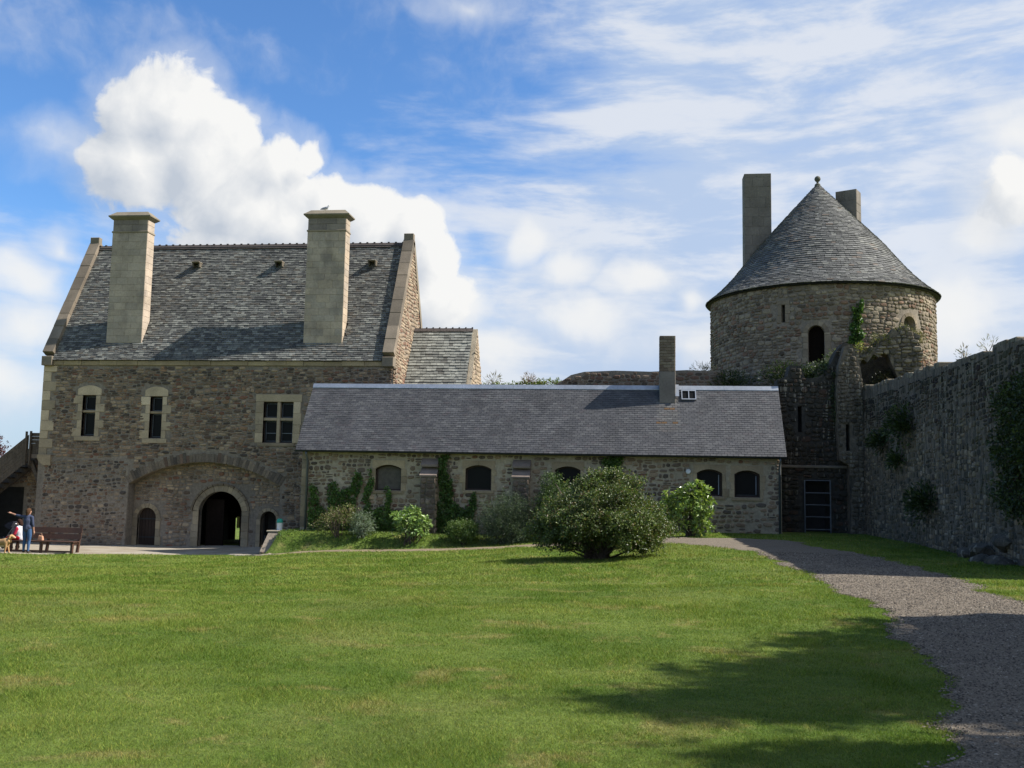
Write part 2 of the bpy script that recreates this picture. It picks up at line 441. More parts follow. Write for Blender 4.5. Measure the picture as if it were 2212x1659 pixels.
# ------------------------------------------------------------------ pieces: stones and slates
def stone_variants(n=7, k=9):
    out = []
    for i in range(n):
        g = np.random.default_rng(100+i)
        t = np.linspace(0, 2*math.pi, k, endpoint=False) + g.uniform(-.18, .18, k)
        sq = 1.0/np.maximum(np.abs(np.cos(t)), np.abs(np.sin(t)))      # towards a square outline
        rr = .5*(sq*.80+.20)*g.uniform(.86, 1.0, k)
        o0 = np.stack([rr*np.cos(t), rr*np.sin(t), np.full(k, .5)], 1)        # third column: depth (inward +)
        o1 = np.stack([rr*.97*np.cos(t), rr*.97*np.sin(t), g.uniform(-.55, -.35, k)], 1)
        o2 = np.stack([rr*.72*np.cos(t), rr*.72*np.sin(t), g.uniform(-1.1, -.85, k)], 1)
        v = np.vstack([o0, o1, o2, [[0, 0, -1.12]]])
        f = []
        for j in range(k):
            j2 = (j+1) % k
            f += [[j, j2, j2+k], [j, j2+k, j+k], [j+k, j2+k, j2+2*k], [j+k, j2+2*k, j+2*k], [j+2*k, j2+2*k, 3*k]]
        out.append((v, np.array(f)))
    return out
STONES = stone_variants()
def slate_variants(n=5):
    out = []
    for i in range(n):
        g = np.random.default_rng(300+i)
        a, b2 = g.uniform(0, .05, 2); c = g.uniform(-.2, .2)
        # x -.5.. .5, y (upslope) 0..1, z depth inward (+) ; lower edge is proud (-1)
        v = np.array([(-.49, a, -1), (.49, b2, -1), (.485, 1, .3), (-.485, 1, .3), (-.49, a, .25), (.49, b2, .25), (c, g.uniform(0, .02), -1.0), (c, .01, .25)], float)
        f = np.array([[0, 6, 3], [6, 1, 2], [6, 2, 3], [4, 7, 6], [4, 6, 0], [7, 5, 1], [7, 1, 6], [5, 2, 1], [4, 0, 3]])
        out.append((v, f))
    return out
SLATES = slate_variants()
_cache = {}
def place_pieces(pieces, variants, S, part_name, rest_name, mat, parent, keep=300, key=None, fam='stone'):
    """pieces: list of (u, v, w, h, depth, rot, variant, tint, frame_or_None). The `keep` largest are objects of their own, the rest one joined part"""
    if not pieces: return
    order = sorted(range(len(pieces)), key=key or (lambda i: -pieces[i][2]*pieces[i][3]))
    own, rest = order[:keep], order[keep:]
    def basis(pc):
        u, v, w, h, d, rot, vi, tint, fr = pc
        O, U_, V_, D = fr if fr is not None else S.frame(u, v)
        c, s_ = math.cos(rot), math.sin(rot)
        A, B = (U_*c + V_*s_)*w, (V_*c - U_*s_)*h
        return O, A, B, D*d
    for i in own:
        pc = pieces[i]; O, A, B, D = basis(pc)
        key_ = (fam, pc[6], tuple(np.round(pc[7], 3)), mat)
        me = _cache.get(key_)
        if me is None:
            v, f = variants[pc[6]]
            me = mesh_np(part_name, v, f, pc[7]); me.materials.append(MATS[mat]); _cache[key_] = me
        o = bpy.data.objects.new(part_name, me); COL.objects.link(o); set_parent(o, parent)
        m4 = Matrix(((A[0], B[0], D[0], O[0]), (A[1], B[1], D[1], O[1]), (A[2], B[2], D[2], O[2]), (0, 0, 0, 1)))
        o.matrix_basis = m4
    if rest:
        Vs, Fs, Ts = [], [], []; n = 0
        for i in rest:
            pc = pieces[i]; O, A, B, D = basis(pc); v, f = variants[pc[6]]
            Vs.append(O + v[:, :1]*A + v[:, 1:2]*B + v[:, 2:3]*D); Fs.append(f+n); n += len(v)
            Ts.append(np.tile(np.asarray(pc[7], float), (len(v), 1)))
        me = mesh_np(rest_name, np.vstack(Vs), np.vstack(Fs), np.vstack(Ts))
        tag(link(rest_name, me, parent, mat), kind='stuff')

def pal(cols, n, g, q=24, j=.2):
    """a limited set of q tints drawn from palette colours with jitter (so meshes can be shared)"""
    base_ = np.array([c[:3] for c in cols]); wts = np.array([c[3] for c in cols], float); wts /= wts.sum()
    idx = g.choice(len(cols), q, p=wts); tt = np.round(base_[idx]*g.uniform(1-j, 1+j, (q, 1)), 3)
    return tt[g.integers(0, q, n)]
def rubble(u0, u1, v0, v1, blocked, hr, wr, cols, seed, gap=.012, depth=(.018, .04), wave=.05, fill=1.0):
    """irregular coursed rubble as a list of pieces"""
    g = np.random.default_rng(seed); out = []; v = v0; ph = g.uniform(0, 6)
    while v < v1:
        h = min(g.uniform(*hr), v1-v)
        if h < hr[0]*.5: break
        u = u0 + g.uniform(-.2, 0)
        while u < u1:
            w = g.uniform(*wr)*(.6+.4*h/hr[1])
            ua, ub = max(u, u0), min(u+w, u1)
            split = g.random()
            parts_ = [(v, h)] if split > .22 or h < hr[0]*1.5 else [(v, h*.5), (v+h*.5, h*.5)]
            for (va, ha) in parts_:
                if ub-ua < .05 or g.random() > fill: continue
                uc, vc = (ua+ub)/2, va+ha/2
                wob = wave*math.sin(uc*1.7+ph+va*2.1) + wave*.6*math.sin(uc*4.3+va*5.0)
                vc += wob
                if vc-ha/2 < v0-.02 or vc+ha/2 > v1+.02: vc = min(max(vc, v0+ha/2), v1-ha/2)
                W_, H_ = max(ub-ua-gap, .03)*g.uniform(.9, 1.02), max(ha-gap, .03)*g.uniform(.84, 1.04)
                if blocked(uc, vc, W_*.5, H_*.5): continue
                out.append([uc, vc, W_*1.06, H_*1.06, g.uniform(*depth), g.normal(0, .05), int(g.integers(0, len(STONES))), None, None])
            u += w
        v += h
    t = pal(cols, len(out), g)
    for i, q in enumerate(out): q[7] = t[i]
    return out
def slates(U_len, S_len, e, wr, cols, seed, skip, lap=1.75, t=.022, u_off=0.0, regular=0, jit=.2):
    g = np.random.default_rng(seed); out = []; s = -.02; row_ = 0
    while s < S_len-.02:
        row_ = len(out) and row_+1; u = u_off + (g.uniform(-.2, 0) if not regular else -regular*(.5*(row_ % 2)+g.uniform(0, .06))); L = e*lap
        while u < u_off+U_len:
            w = g.uniform(*wr) if not regular else regular; ua, ub = max(u, u_off), min(u+w, u_off+U_len)
            if ub-ua > .04:
                uc = (ua+ub)/2
                LL = min(L, S_len-s)
                if not skip(uc, s+e*.5):
                    out.append([uc, s+g.normal(0, .001 if regular else .006), ub-ua-.006, LL, t*g.uniform(.7, 1.4), g.normal(0, .004 if regular else .009), int(g.integers(0, len(SLATES))), None, None])
            u += w
        s += e*g.uniform(.93, 1.07)
    tt = pal(cols, len(out), g, 30, jit)
    for i, q in enumerate(out): q[7] = tt[i]
    return out
def block_course(S, name, parent, u0, u1, v0, v1, ch, bw, cols, seed, mat='ashlar', gap=.007, proud=.02, rnd=.0):
    """coursed cut blocks, each a child of its own, lying `proud` in front of the surface"""
    g = np.random.default_rng(seed); v = v0; r = 0
    while v < v1-.02:
        h = min(g.uniform(*ch), v1-v)
        if v1-(v+h) < ch[0]*.5: h = v1-v
        n = max(1, int(round((u1-u0)/bw))); off = (.5 if r % 2 else 0.0)
        cuts = [u0] + sorted(min(max(u0+(k+off+g.uniform(-.12, .12))*(u1-u0)/n, u0+.08), u1-.08) for k in range(1 if not off else 0, n)) + [u1]
        for a, b in zip(cuts[:-1], cuts[1:]):
            if b-a < .04: continue
            one_block(S, name, parent, a+gap/2, b-gap/2, v+gap/2, v+h-gap/2, pal(cols, 1, g, 24, .08)[0], mat, proud*g.uniform(.75, 1.25))
        v += h; r += 1
def one_block(S, name, parent, a, b, c, d, tint, mat='dressed_stone', proud=.02, back=.03):
    z = .008
    vs_ = [S.p(a, c, back), S.p(b, c, back), S.p(b, d, back), S.p(a, d, back), S.p(a, c, -proud+z), S.p(b, c, -proud+z), S.p(b, d, -proud+z), S.p(a, d, -proud+z),
           S.p(a+z, c+z, -proud), S.p(b-z, c+z, -proud), S.p(b-z, d-z, -proud), S.p(a+z, d-z, -proud)]
    fs_ = np.array([[0,1,5,4],[1,2,6,5],[2,3,7,6],[3,0,4,7],[4,5,9,8],[5,6,10,9],[6,7,11,10],[7,4,8,11],[8,9,10,11]])
    me = mesh_np(name, vs_, fs_, tint)
    return link(name, me, parent, mat)
def wedge(S, name, parent, loop, tint, mat='dressed_stone', proud=.03, back=.06):
    """a cut stone of any outline"""
    mb = MB(); mb.prism([S.p(u, v, back) for u, v in loop], [S.p(u, v, -proud) for u, v in loop])
    return mb.build(name, mat, parent, tint)
def arch_stones(S, parent, cx, zs, hw, rise, band, n, cols, seed, mat='dressed_stone', name='voussoir', proud=.03, back=.08, jag=0.0, gap=.006):
    g = np.random.default_rng(seed); inn = arc(cx, zs, hw, rise, n*2)
    out_ = arc(cx, zs, hw+band, rise+band, n*2) if rise >= hw*.99 else None
    for i in range(n):
        ii = [inn[2*i], inn[2*i+1], inn[2*i+2]]
        if out_: oo = [out_[2*i], out_[2*i+1], out_[2*i+2]]
        else:
            rad = (hw*hw+rise*rise)/(2*rise); cz = zs-(rad-rise); b_ = band*g.uniform(1-jag, 1+jag*.5)
            oo = [(cx+(x-cx)*(rad+b_)/rad, cz+(z-cz)*(rad+b_)/rad) for x, z in ii]
        loop = ii + oo[::-1]
        mx, mz = np.mean([p[0] for p in loop]), np.mean([p[1] for p in loop])
        k = 1-gap/max(band, .1)*2
        loop = [(mx+(x-mx)*k, mz+(z-mz)*k) for x, z in loop]
        wedge(S, name, parent, loop, pal(cols, 1, g)[0], mat, proud*g.uniform(.7, 1.3), back)

# ------------------------------------------------------------------ terrain
_tx = np.array([-60, -18, -14.5, -11, -6, -2, 2, 10, 60.]); _td = np.array([1.42, 1.40, 1.30, .92, .72, .38, .05, 0, 0.])
def sm(t): t = np.clip(t, 0, 1); return t*t*(3-2*t)
def vnoise(x, y, seed=0):
    """cheap smooth value noise"""
    x = np.asarray(x, float); y = np.asarray(y, float)
    xi, yi = np.floor(x), np.floor(y); fx, fy = sm(x-xi), sm(y-yi)
    def h(a, b):
        s_ = np.sin(a*127.1 + b*311.7 + seed*74.7)*43758.5453; return s_-np.floor(s_)
    return (h(xi, yi)*(1-fx)+h(xi+1, yi)*fx)*(1-fy) + (h(xi, yi+1)*(1-fx)+h(xi+1, yi+1)*fx)*fy
def ground(x, y):
    x = np.asarray(x, float); y = np.asarray(y, float)
    drop = (np.interp(x-.9, _tx, _td)+np.interp(x, _tx, _td)+np.interp(x+.9, _tx, _td))/3
    z = 1.69 - drop*sm((y-6)/27)
    z = z + .05*(vnoise(x*.45, y*.45)-.5) + .02*(vnoise(x*1.6, y*1.6, 3)-.5)
    b = sm((x+13.35)/.35)*(1-sm((x-.2)/2.6))
    t = sm((y-34.15-.25*(vnoise(x*.8, 0, 5)-.5))/1.25)
    zb = 1.33+.06*vnoise(x*1.1, y*1.1, 9)
    return z + np.maximum(zb-z, 0)*t*b
def gz(x, y): return float(ground(x, y))
def axis(a):
    out = [a[0][0]]
    for lo, hi, st in a:
        n = max(1, int(round((hi-lo)/st))); out += list(np.linspace(lo, hi, n+1)[1:])
    return np.array(out)
gx = axis([(-3000, -300, 900), (-300, -60, 60), (-60, -30, 5), (-30, 14, .25), (14, 60, 6), (60, 300, 60), (300, 3000, 900)])
gy = axis([(-3000, -300, 900), (-300, -30, 60), (-30, 2, 3), (2, 40, .25), (40, 70, 2), (70, 300, 50), (300, 3000, 900)])
XX, YY = np.meshgrid(gx, gy); ZZ = ground(XX, YY); nx_, ny_ = len(gx), len(gy)
ii = np.arange(nx_*ny_).reshape(ny_, nx_)
lf = np.stack([ii[:-1, :-1].ravel(), ii[:-1, 1:].ravel(), ii[1:, 1:].ravel(), ii[1:, :-1].ravel()], 1)
lawn = link('lawn', mesh_np('lawn', np.stack([XX.ravel(), YY.ravel(), ZZ.ravel()], 1), lf, smooth=True), None, 'lawn')
tag(lawn, 'mown green lawn with dry yellow patches sloping down to the left', kind='structure')

def strip_sheet(name, left, right, mat, lift, nl, nc, jitter, seed):
    """path sheet between two edge polylines, following the ground"""
    def res(P, n):
        P = np.array(P, float); d = np.r_[0, np.cumsum(np.hypot(*np.diff(P, axis=0).T))]
        # smooth the corners a little
        t = np.linspace(0, d[-1], n); q = np.stack([np.interp(t, d, P[:, k]) for k in (0, 1)], 1)
        for _ in range(int(n*.03)+1):
            q[1:-1] = (q[:-2]+q[1:-1]*2+q[2:])/4
        return q
    A, B = res(left, nl), res(right, nl)
    g = np.random.default_rng(seed)
    for P, sd in ((A, 1), (B, 2)):
        s_ = np.arange(nl)*.13
        P += jitter*np.stack([vnoise(s_*2.1, 0*s_, seed+sd)-.5+.5*(vnoise(s_*7, 0*s_, seed+sd+5)-.5), vnoise(s_*2.3, 0*s_+4, seed+sd)-.5], 1)
    t = np.linspace(0, 1, nc)[None, :, None]
    G = A[:, None]*(1-t)+B[:, None]*t
    z = ground(G[..., 0], G[..., 1])+lift
    z[:, 0] -= lift+.012; z[:, -1] -= lift+.012
    V_ = np.concatenate([G, z[..., None]], 2).reshape(-1, 3)
    ii = np.arange(nl*nc).reshape(nl, nc)
    f = np.stack([ii[:-1, :-1].ravel(), ii[:-1, 1:].ravel(), ii[1:, 1:].ravel(), ii[1:, :-1].ravel()], 1)
    o = link(name, mesh_np(name, V_, f, smooth=True), None, mat); return o, A, B
gp_left = [(1.2, 3.0), (1.55, 5.0), (1.9, 6.6), (2.75, 8.9), (3.0, 11.3), (3.55, 13.6), (3.5, 18.5), (3.45, 22), (3.2, 26.5), (1.6, 29.6), (-1.5, 31.6), (-4.0, 32.5)]
gp_right = [(6.0, 3.0), (6.2, 5.0), (6.2, 6.6), (6.1, 8.9), (6.0, 11.3), (5.9, 14.5), (6.2, 18.5), (6.3, 21.6), (5.9, 26.5), (5.2, 31.6), (1.0, 33.5), (-4.0, 33.6)]
gp, GPA, GPB = strip_sheet('gravel_path', gp_left, gp_right, 'gravel', .016, 260, 30, .35, 21)
tag(gp, 'grey gravel path curving along the tall wall', kind='structure')
ep_left = [(-12.7, 33.75), (-13.7, 34.6), (-15, 35.6), (-18, 35.9), (-22, 35.0), (-27, 34.2), (-36, 33.4)]
ep_right = [(-12.8, 34.2), (-13.75, 34.75), (-13.9, 41.0), (-18, 41.2), (-22, 41.3), (-27, 41.4), (-36, 41.4)]
ep, EPA, EPB = strip_sheet('earth_forecourt', ep_left, ep_right, 'beaten_earth', .03, 140, 40, .3, 33)
tag(ep, 'pale beaten earth forecourt in front of the old house', kind='structure')
fp, FPA, FPB = strip_sheet('footpath', [(-2.0, 32.0), (-6, 32.9), (-9, 33.2), (-12, 33.5), (-13.7, 34.2)], [(-2.0, 33.4), (-6, 33.75), (-9, 34.1), (-12, 34.15), (-13.3, 34.4)], 'brown_earth', .022, 110, 14, .3, 35)
tag(fp, 'narrow brown earth footpath along the foot of the bank', kind='structure')

# ------------------------------------------------------------------ the big stone house
GREY = [(.215, .170, .128, 4), (.285, .235, .175, 3), (.120, .094, .075, 3), (.200, .115, .082, 1.5), (.360, .300, .215, 2), (.080, .070, .062, 1.2), (.25, .175, .115, 1.5)]
PALE = [(.240, .205, .155, 3), (.310, .265, .195, 3), (.075, .068, .062, 2), (.170, .115, .085, 1), (.20, .175, .14, 2)]
TAN = [(.46, .39, .285, 3), (.42, .355, .26, 2), (.50, .43, .32, 1), (.36, .305, .225, 1)]
LIME = [(.330, .298, .235, 3), (.345, .310, .240, 3), (.315, .288, .23, 2)]
HX0, HX1, HY, HYR, HZE, HZR, HYB = -25.90, -9.98, 39.90, 43.06, 8.42, 14.30, 46.22
house = tag(empty('stone_house', (-18, 43, .3)), 'large old rubble stone house with two tall pale chimneys and a steep stone roof', 'house')
SF = Plane((0, HY, 0), (1, 0, 0), (0, 0, 1), (0, 1, 0))
RX0, RX1, RSZ, RRISE = -21.60, -14.75, 2.98, .98
recess = [(RX0, -.35), (RX1, -.35)] + arc((RX0+RX1)/2, RSZ, (RX1-RX0)/2, RRISE, 24)
win = {'a': (-23.98, -23.35, 5.03, 6.84), 'b': (-20.82, -20.25, 4.97, 6.81), 'c': (-15.64, -14.30, 4.84, 6.61)}
fw = wall_panel('front_wall', rect(HX0, HX1, -.4, HZE), [recess]+[rect(*w) for w in win.values()], .51, SF, 'mortar', house)
SRB = Plane((0, HY+.52, 0), (1, 0, 0), (0, 0, 1), (0, 1, 0))
doorA = arch_loop(-21.38, -20.53, .0, 1.50, .435)
doorB = arch_loop(-18.58, -16.62, .0, 1.85, .86, 14)
doorC = arch_loop(-15.76, -15.06, .0, 1.55, .35)
rw = wall_panel('recessed_wall', rect(RX0-.2, RX1+.2, -.4, 4.3), [doorA, doorB, doorC], .30, SRB, 'mortar', house)
SBL = Plane((0, HY-.06, 0), (1, 0, 0), (0, .060/4.1, 1), (0, 1, 0))
blk = wall_panel('thickened_wall_base', [(HX0+.20, -.4), (RX0-.02, -.4), (RX0-.02, 4.09), (HX0+.75, 4.09), (HX0+.40, 3.85), (HX0+.2, 3.5)], [], .07, SBL, 'mortar', house)
def arch_z(u): 
    cx, hw = (RX0+RX1)/2, (RX1-RX0)/2; rad = (hw*hw+RRISE**2)/(2*RRISE); d = rad*rad-(u-cx)**2
    return RSZ-(rad-RRISE)+math.sqrt(max(d, 0))
def b_front(u, v, a, b):
    for k, (x0, x1, z0, z1) in win.items():
        ex, ez = (.20, .50) if k != 'c' else (.34, .32)
        if u+a > x0-ex and u-a < x1+ex and v+b > z0-.12 and v-b < z1+ez: return True
    if u-a < HX0+.42 and v > 4.1: return True
    if v+b > 8.16: return True
    if u-a < RX0 and v-b < 4.06: return True
    if u+a > RX0-.02 and u-a < RX1+.05 and v-b < arch_z(min(max(u, RX0), RX1))+.50: return True
    if u > -12.6 and v < 7.0: return True                       # hidden by the outbuilding
    return False
place_pieces(rubble(HX0+.02, HX1-.02, 0, 8.2, b_front, (.07, .19), (.12, .46), GREY, 1), STONES, SF, 'stone', 'small_stones', 'rubble_stone', fw)
def b_block(u, v, a, b): return v-b < -.1 or u+a > RX0-.08 or u-a < HX0+.28 or v+b > 4.07
place_pieces(rubble(HX0+.3, RX0-.02, -.1, 4.0, b_block, (.09, .19), (.11, .36), PALE, 2, fill=.94, gap=.03), STONES, SBL, 'stone', 'small_stones', 'rubble_stone', blk)
def b_rec(u, v, a, b):
    for x0, x1, zt, pad in ((-21.38, -20.53, 1.94, .26), (-18.58, -16.62, 2.71, .32), (-15.76, -15.06, 1.9, .2)):
        if u+a > x0-pad and u-a < x1+pad and v-b < zt+pad: return True
    return v+b > arch_z(min(max(u, RX0+.05), RX1-.05))-.0 or v < -.05
place_pieces(rubble(RX0, RX1, 0, 4.0, b_rec, (.10, .20), (.13, .40), GREY[:5]+PALE[:2], 3, gap=.025), STONES, SRB, 'stone', 'small_stones', 'rubble_stone', rw)
# the wide relieving arch, one thin stone after another
ra = wall_panel('relieving_arch', [(RX0-.1, RSZ+.02), (RX0-.09, RSZ+.2), (RX0+.02, RSZ+.22), (RX0+.02, RSZ+.05)], [], .05, SF, 'mortar', house)
arch_stones(SF, ra, (RX0+RX1)/2, RSZ, (RX1-RX0)/2, RRISE, .42, 52, [(.135, .12, .10, 3), (.10, .092, .08, 2), (.19, .165, .13, 2), (.15, .11, .085, 1)], 5, 'rubble_stone', 'voussoir', .025, .12, .25, .012)
# doorways
def doorway(x0, x1, z0, zs, rise, band, nv, seed, S, jh=.34):
    d = wall_panel('doorway', [(x0-band, z0-.05), (x0-.005, z0-.05), (x0-.005, z0+.06), (x0-band, z0+.06)], [], .1, S, 'dressed_stone', house)
    at = d.data.attributes.new('tint', 'FLOAT_COLOR', 'POINT'); at.data.foreach_set('color', np.tile(np.array([.24, .2, .15, 1], dtype=np.float32), len(d.data.vertices)))
    cols = [(.27, .235, .175, 3), (.31, .265, .19, 2), (.22, .195, .15, 1)]
    arch_stones(S, d, (x0+x1)/2, zs, (x1-x0)/2, rise, band, nv, cols, seed, 'dressed_stone', 'voussoir', .045, .1)
    g = np.random.default_rng(seed)
    for sgn, xa in ((-1, x0), (1, x1)):
        z = z0+.06
        while z < zs-.03:
            h = min(g.uniform(jh*.8, jh*1.2), zs-z)
            if zs-(z+h) < .12: h = zs-z
            w = band*g.choice([1.0, 1.25]); a, b = (xa-w, xa) if sgn < 0 else (xa, xa+w)
            one_block(S, 'jamb_stone', d, a, b, z+.004, z+h-.004, pal(cols, 1, g)[0], proud=.04*g.uniform(.8, 1.2), back=.1)
            z += h
    return d
dA = doorway(-21.38, -20.53, .25, 1.50, .435, .20, 9, 41, SRB)
dB = doorway(-18.58, -16.62, .25, 1.85, .86, .26, 15, 42, SRB)
arch_stones(SRB, dB, -17.60, 1.85, 1.25, 1.12, .10, 15, [(.16, .135, .10, 1), (.2, .17, .125, 1)], 43, 'dressed_stone', 'hood_stone', .085, .05)
dC = doorway(-15.76, -15.06, .25, 1.55, .35, .15, 7, 44, SRB)
# plank door in the left doorway
SD = Plane((0, HY+.70, 0), (1, 0, 0), (0, 0, 1), (0, 1, 0))
pdoor = wall_panel('plank_door', arch_loop(-21.40, -20.51, .15, 1.50, .45), [], .06, SD, 'door_wood', house)
for k in range(6):
    x0 = -21.39+k*.146; top = lambda x: 1.5+math.sqrt(max(.44**2-(x+20.955)**2, 0))*.98
    wedge(SD, 'plank', pdoor, [(x0+.006, .28), (x0+.140, .28), (x0+.140, top(x0+.140)), (x0+.075, top(x0+.075)), (x0+.006, top(x0+.006))], (.035, .022, .016), 'plain_tint', .018, .01)
for z in (.65, 1.45): MB().box(-21.37, -20.55, HY+.665, HY+.68, z-.025, z+.025).build('hinge_strap', 'dark_metal', pdoor)
# the passage behind the big gateway: side walls, vault, rear doors with a gap that lets the far lawn show
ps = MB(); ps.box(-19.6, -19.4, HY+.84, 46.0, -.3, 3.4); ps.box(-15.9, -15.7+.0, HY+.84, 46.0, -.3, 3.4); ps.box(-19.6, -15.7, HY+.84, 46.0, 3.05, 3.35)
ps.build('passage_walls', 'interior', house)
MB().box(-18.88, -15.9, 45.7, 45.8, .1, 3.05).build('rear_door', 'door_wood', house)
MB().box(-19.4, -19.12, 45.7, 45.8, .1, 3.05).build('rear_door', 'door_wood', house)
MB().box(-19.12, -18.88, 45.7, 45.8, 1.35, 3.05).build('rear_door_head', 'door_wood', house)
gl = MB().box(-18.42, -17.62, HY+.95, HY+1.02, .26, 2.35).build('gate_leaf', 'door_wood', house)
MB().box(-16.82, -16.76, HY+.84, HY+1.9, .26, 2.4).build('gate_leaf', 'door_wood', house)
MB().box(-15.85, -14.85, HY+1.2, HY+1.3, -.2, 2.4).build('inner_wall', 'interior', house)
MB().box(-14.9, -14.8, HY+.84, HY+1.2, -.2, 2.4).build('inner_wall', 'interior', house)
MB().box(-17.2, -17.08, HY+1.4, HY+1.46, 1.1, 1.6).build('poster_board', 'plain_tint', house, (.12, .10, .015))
# windows
def leaded(S, parent, x0, x1, z0, z1, n_h):
    f = wall_panel('casement', rect(x0, x1, z0, z1), [rect(x0+.035, x1-.035, z0+.035, z1-.035)], .05, S, 'dark_metal', parent)
    return wall_panel('pane', rect(x0+.03, x1-.03, z0+.03, z1-.03), [], .01, Plane(S.O+S.D*.02, S.U, S.V, S.D), 'window_glass', parent)
SW = Plane((0, HY+.20, 0), (1, 0, 0), (0, 0, 1), (0, 1, 0))
def mid_bars(S, parent, x0, x1, z0, z1, nx, nz):
    mb = MB(); w_ = .008
    mb.box(x0, x0+w_, HY+.19, HY+.215, z0, z1); mb.box(x1-w_, x1, HY+.19, HY+.215, z0, z1)
    mb.box(x0+w_, x1-w_, HY+.19, HY+.215, z0, z0+w_); mb.box(x0+w_, x1-w_, HY+.19, HY+.215, z1-w_, z1)
    mb.build('lead_bar', 'lead', parent)
def narrow_window(x0, x1, z0, z1, zt, seed):
    g = np.random.default_rng(seed)
    w = wall_panel('narrow_window', rect(x0, x1, z0, z1), [rect(x0+.03, x1-.03, z0+.03, z1-.03)], .10, Plane((0, HY+.17, 0), (1,0,0), (0,0,1), (0,1,0)), 'frame_wood', house)
    leaded(SW, w, x0+.03, x1-.03, z0+.03, zt-.05, 2); leaded(SW, w, x0+.03, x1-.03, zt+.05, z1-.03, 1)
    mid_bars(SW, w, x0+.07, x1-.07, z0+.07, zt-.09, 2, 5); mid_bars(SW, w, x0+.07, x1-.07, zt+.09, z1-.07, 2, 3)
    one_block(SF, 'transom', w, x0-.02, x1+.02, zt-.05, zt+.05, (.3, .25, .18), proud=-.03, back=.16)
    zz = z0-.02; k = 0
    while zz < z1-.1:
        h = (z1-z0)/5.0
        for sgn, xa in ((-1, x0), (1, x1)):
            ww = .42 if (k+(sgn > 0)) % 2 == 0 else .20
            a, b = (xa-ww, xa) if sgn < 0 else (xa, xa+ww)
            one_block(SF, 'jamb_stone', w, a, b, zz+.005, zz+h-.005, pal(TAN, 1, g)[0], proud=.03*g.uniform(.8, 1.2), back=.18)
        zz += h; k += 1
    xc, hw = (x0+x1)/2, (x1-x0)/2+.24
    wedge(SF, 'lintel', w, [(xc-hw, z1+.003), (xc+hw, z1+.003)]+arc(xc, z1+.26, hw, .17, 8), pal(TAN, 1, g)[0], proud=.032, back=.18)
    one_block(SF, 'sill', w, x0-.28, x1+.28, z0-.21, z0-.02, pal(TAN[1:], 1, g)[0]*.8, proud=.05, back=.18)
narrow_window(*win['a'], 6.12, 51); narrow_window(*win['b'], 6.10, 52)
x0, x1, z0, z1 = win['c']
cw = wall_panel('cross_window', rect(x0, x1, z0, z1), [rect(x0+.03, x1-.03, z0+.03, z1-.03)], .10, Plane((0, HY+.17, 0), (1,0,0), (0,0,1), (0,1,0)), 'frame_wood', house)
for a, b in ((x0+.03, -15.04), (-14.90, x1-.03)):
    leaded(SW, cw, a, b, z0+.03, 5.80, 2); leaded(SW, cw, a, b, 5.92, z1-.03, 1)
    mid_bars(SW, cw, a+.05, b-.05, z0+.08, 5.76, 2, 4); mid_bars(SW, cw, a+.05, b-.05, 5.96, z1-.08, 2, 3)
    mid = MB().box(a+.07, b-.07, HY+.185, HY+.21, 5.25, 5.27).build('lead_bar', 'lead', cw)
one_block(SF, 'mullion', cw, -15.04, -14.90, z0, z1, (.34, .29, .21), proud=-.02, back=.18)
one_block(SF, 'transom', cw, x0-.01, -15.045, 5.80, 5.92, (.32, .27, .2), proud=-.03, back=.17); one_block(SF, 'transom', cw, -14.895, x1+.01, 5.80, 5.92, (.32, .27, .2), proud=-.03, back=.17)
one_block(SF, 'lintel', cw, x0-.36, x1+.36, z1+.004, z1+.32, (.37, .315, .225), proud=.03, back=.18)
g5 = np.random.default_rng(55)
for sgn in (-1, 1):
    zz = z0
    for h in (.42, .36, .5, .49):
        a, b = (x0-g5.uniform(.26, .36), x0) if sgn < 0 else (x1, x1+g5.uniform(.26, .36))
        one_block(SF, 'jamb_stone', cw, a, b, zz+.004, min(zz+h, z1)-.004, pal(TAN, 1, g5)[0]*.9, proud=.03, back=.18); zz += h
one_block(SF, 'sill', cw, x0-.2, x1+.1, z0-.14, z0-.006, (.25, .21, .155), proud=.045, back=.18)
# quoins and cornice
zz, k = 4.1, 0; gq = np.random.default_rng(60)
while zz < 8.0:
    h = gq.uniform(.34, .46); one_block(SF, 'quoin', fw, HX0-.012, HX0+(.62 if k % 2 else .36), zz+.006, min(zz+h, 8.14)-.006, pal(TAN, 1, gq)[0], proud=.03, back=.05); zz += h; k += 1
block_course(SF, 'cornice_stone', fw, HX0+.02, HX1-.45, 8.17, 8.40, (.23, .24), .85, [(.34, .285, .19, 1), (.30, .25, .17, 1)], 61, 'dressed_stone', .008, .07)
MB().prism([(HX0-.02, HY-.10, 4.18), (HX0-.02, HY-.10, 4.04), (HX0+.08, HY-.10, 3.86), (HX0+.3, HY-.10, 3.72), (HX0+.62, HY-.10, 3.70), (HX0+.62, HY-.10, 4.18)],
           [(HX0-.02, HY+.3, 4.18), (HX0-.02, HY+.3, 4.04), (HX0+.08, HY+.3, 3.86), (HX0+.3, HY+.3, 3.72), (HX0+.62, HY+.3, 3.70), (HX0+.62, HY+.3, 4.18)]).build('corner_corbel', 'dressed_stone', house, (.31, .26, .185))
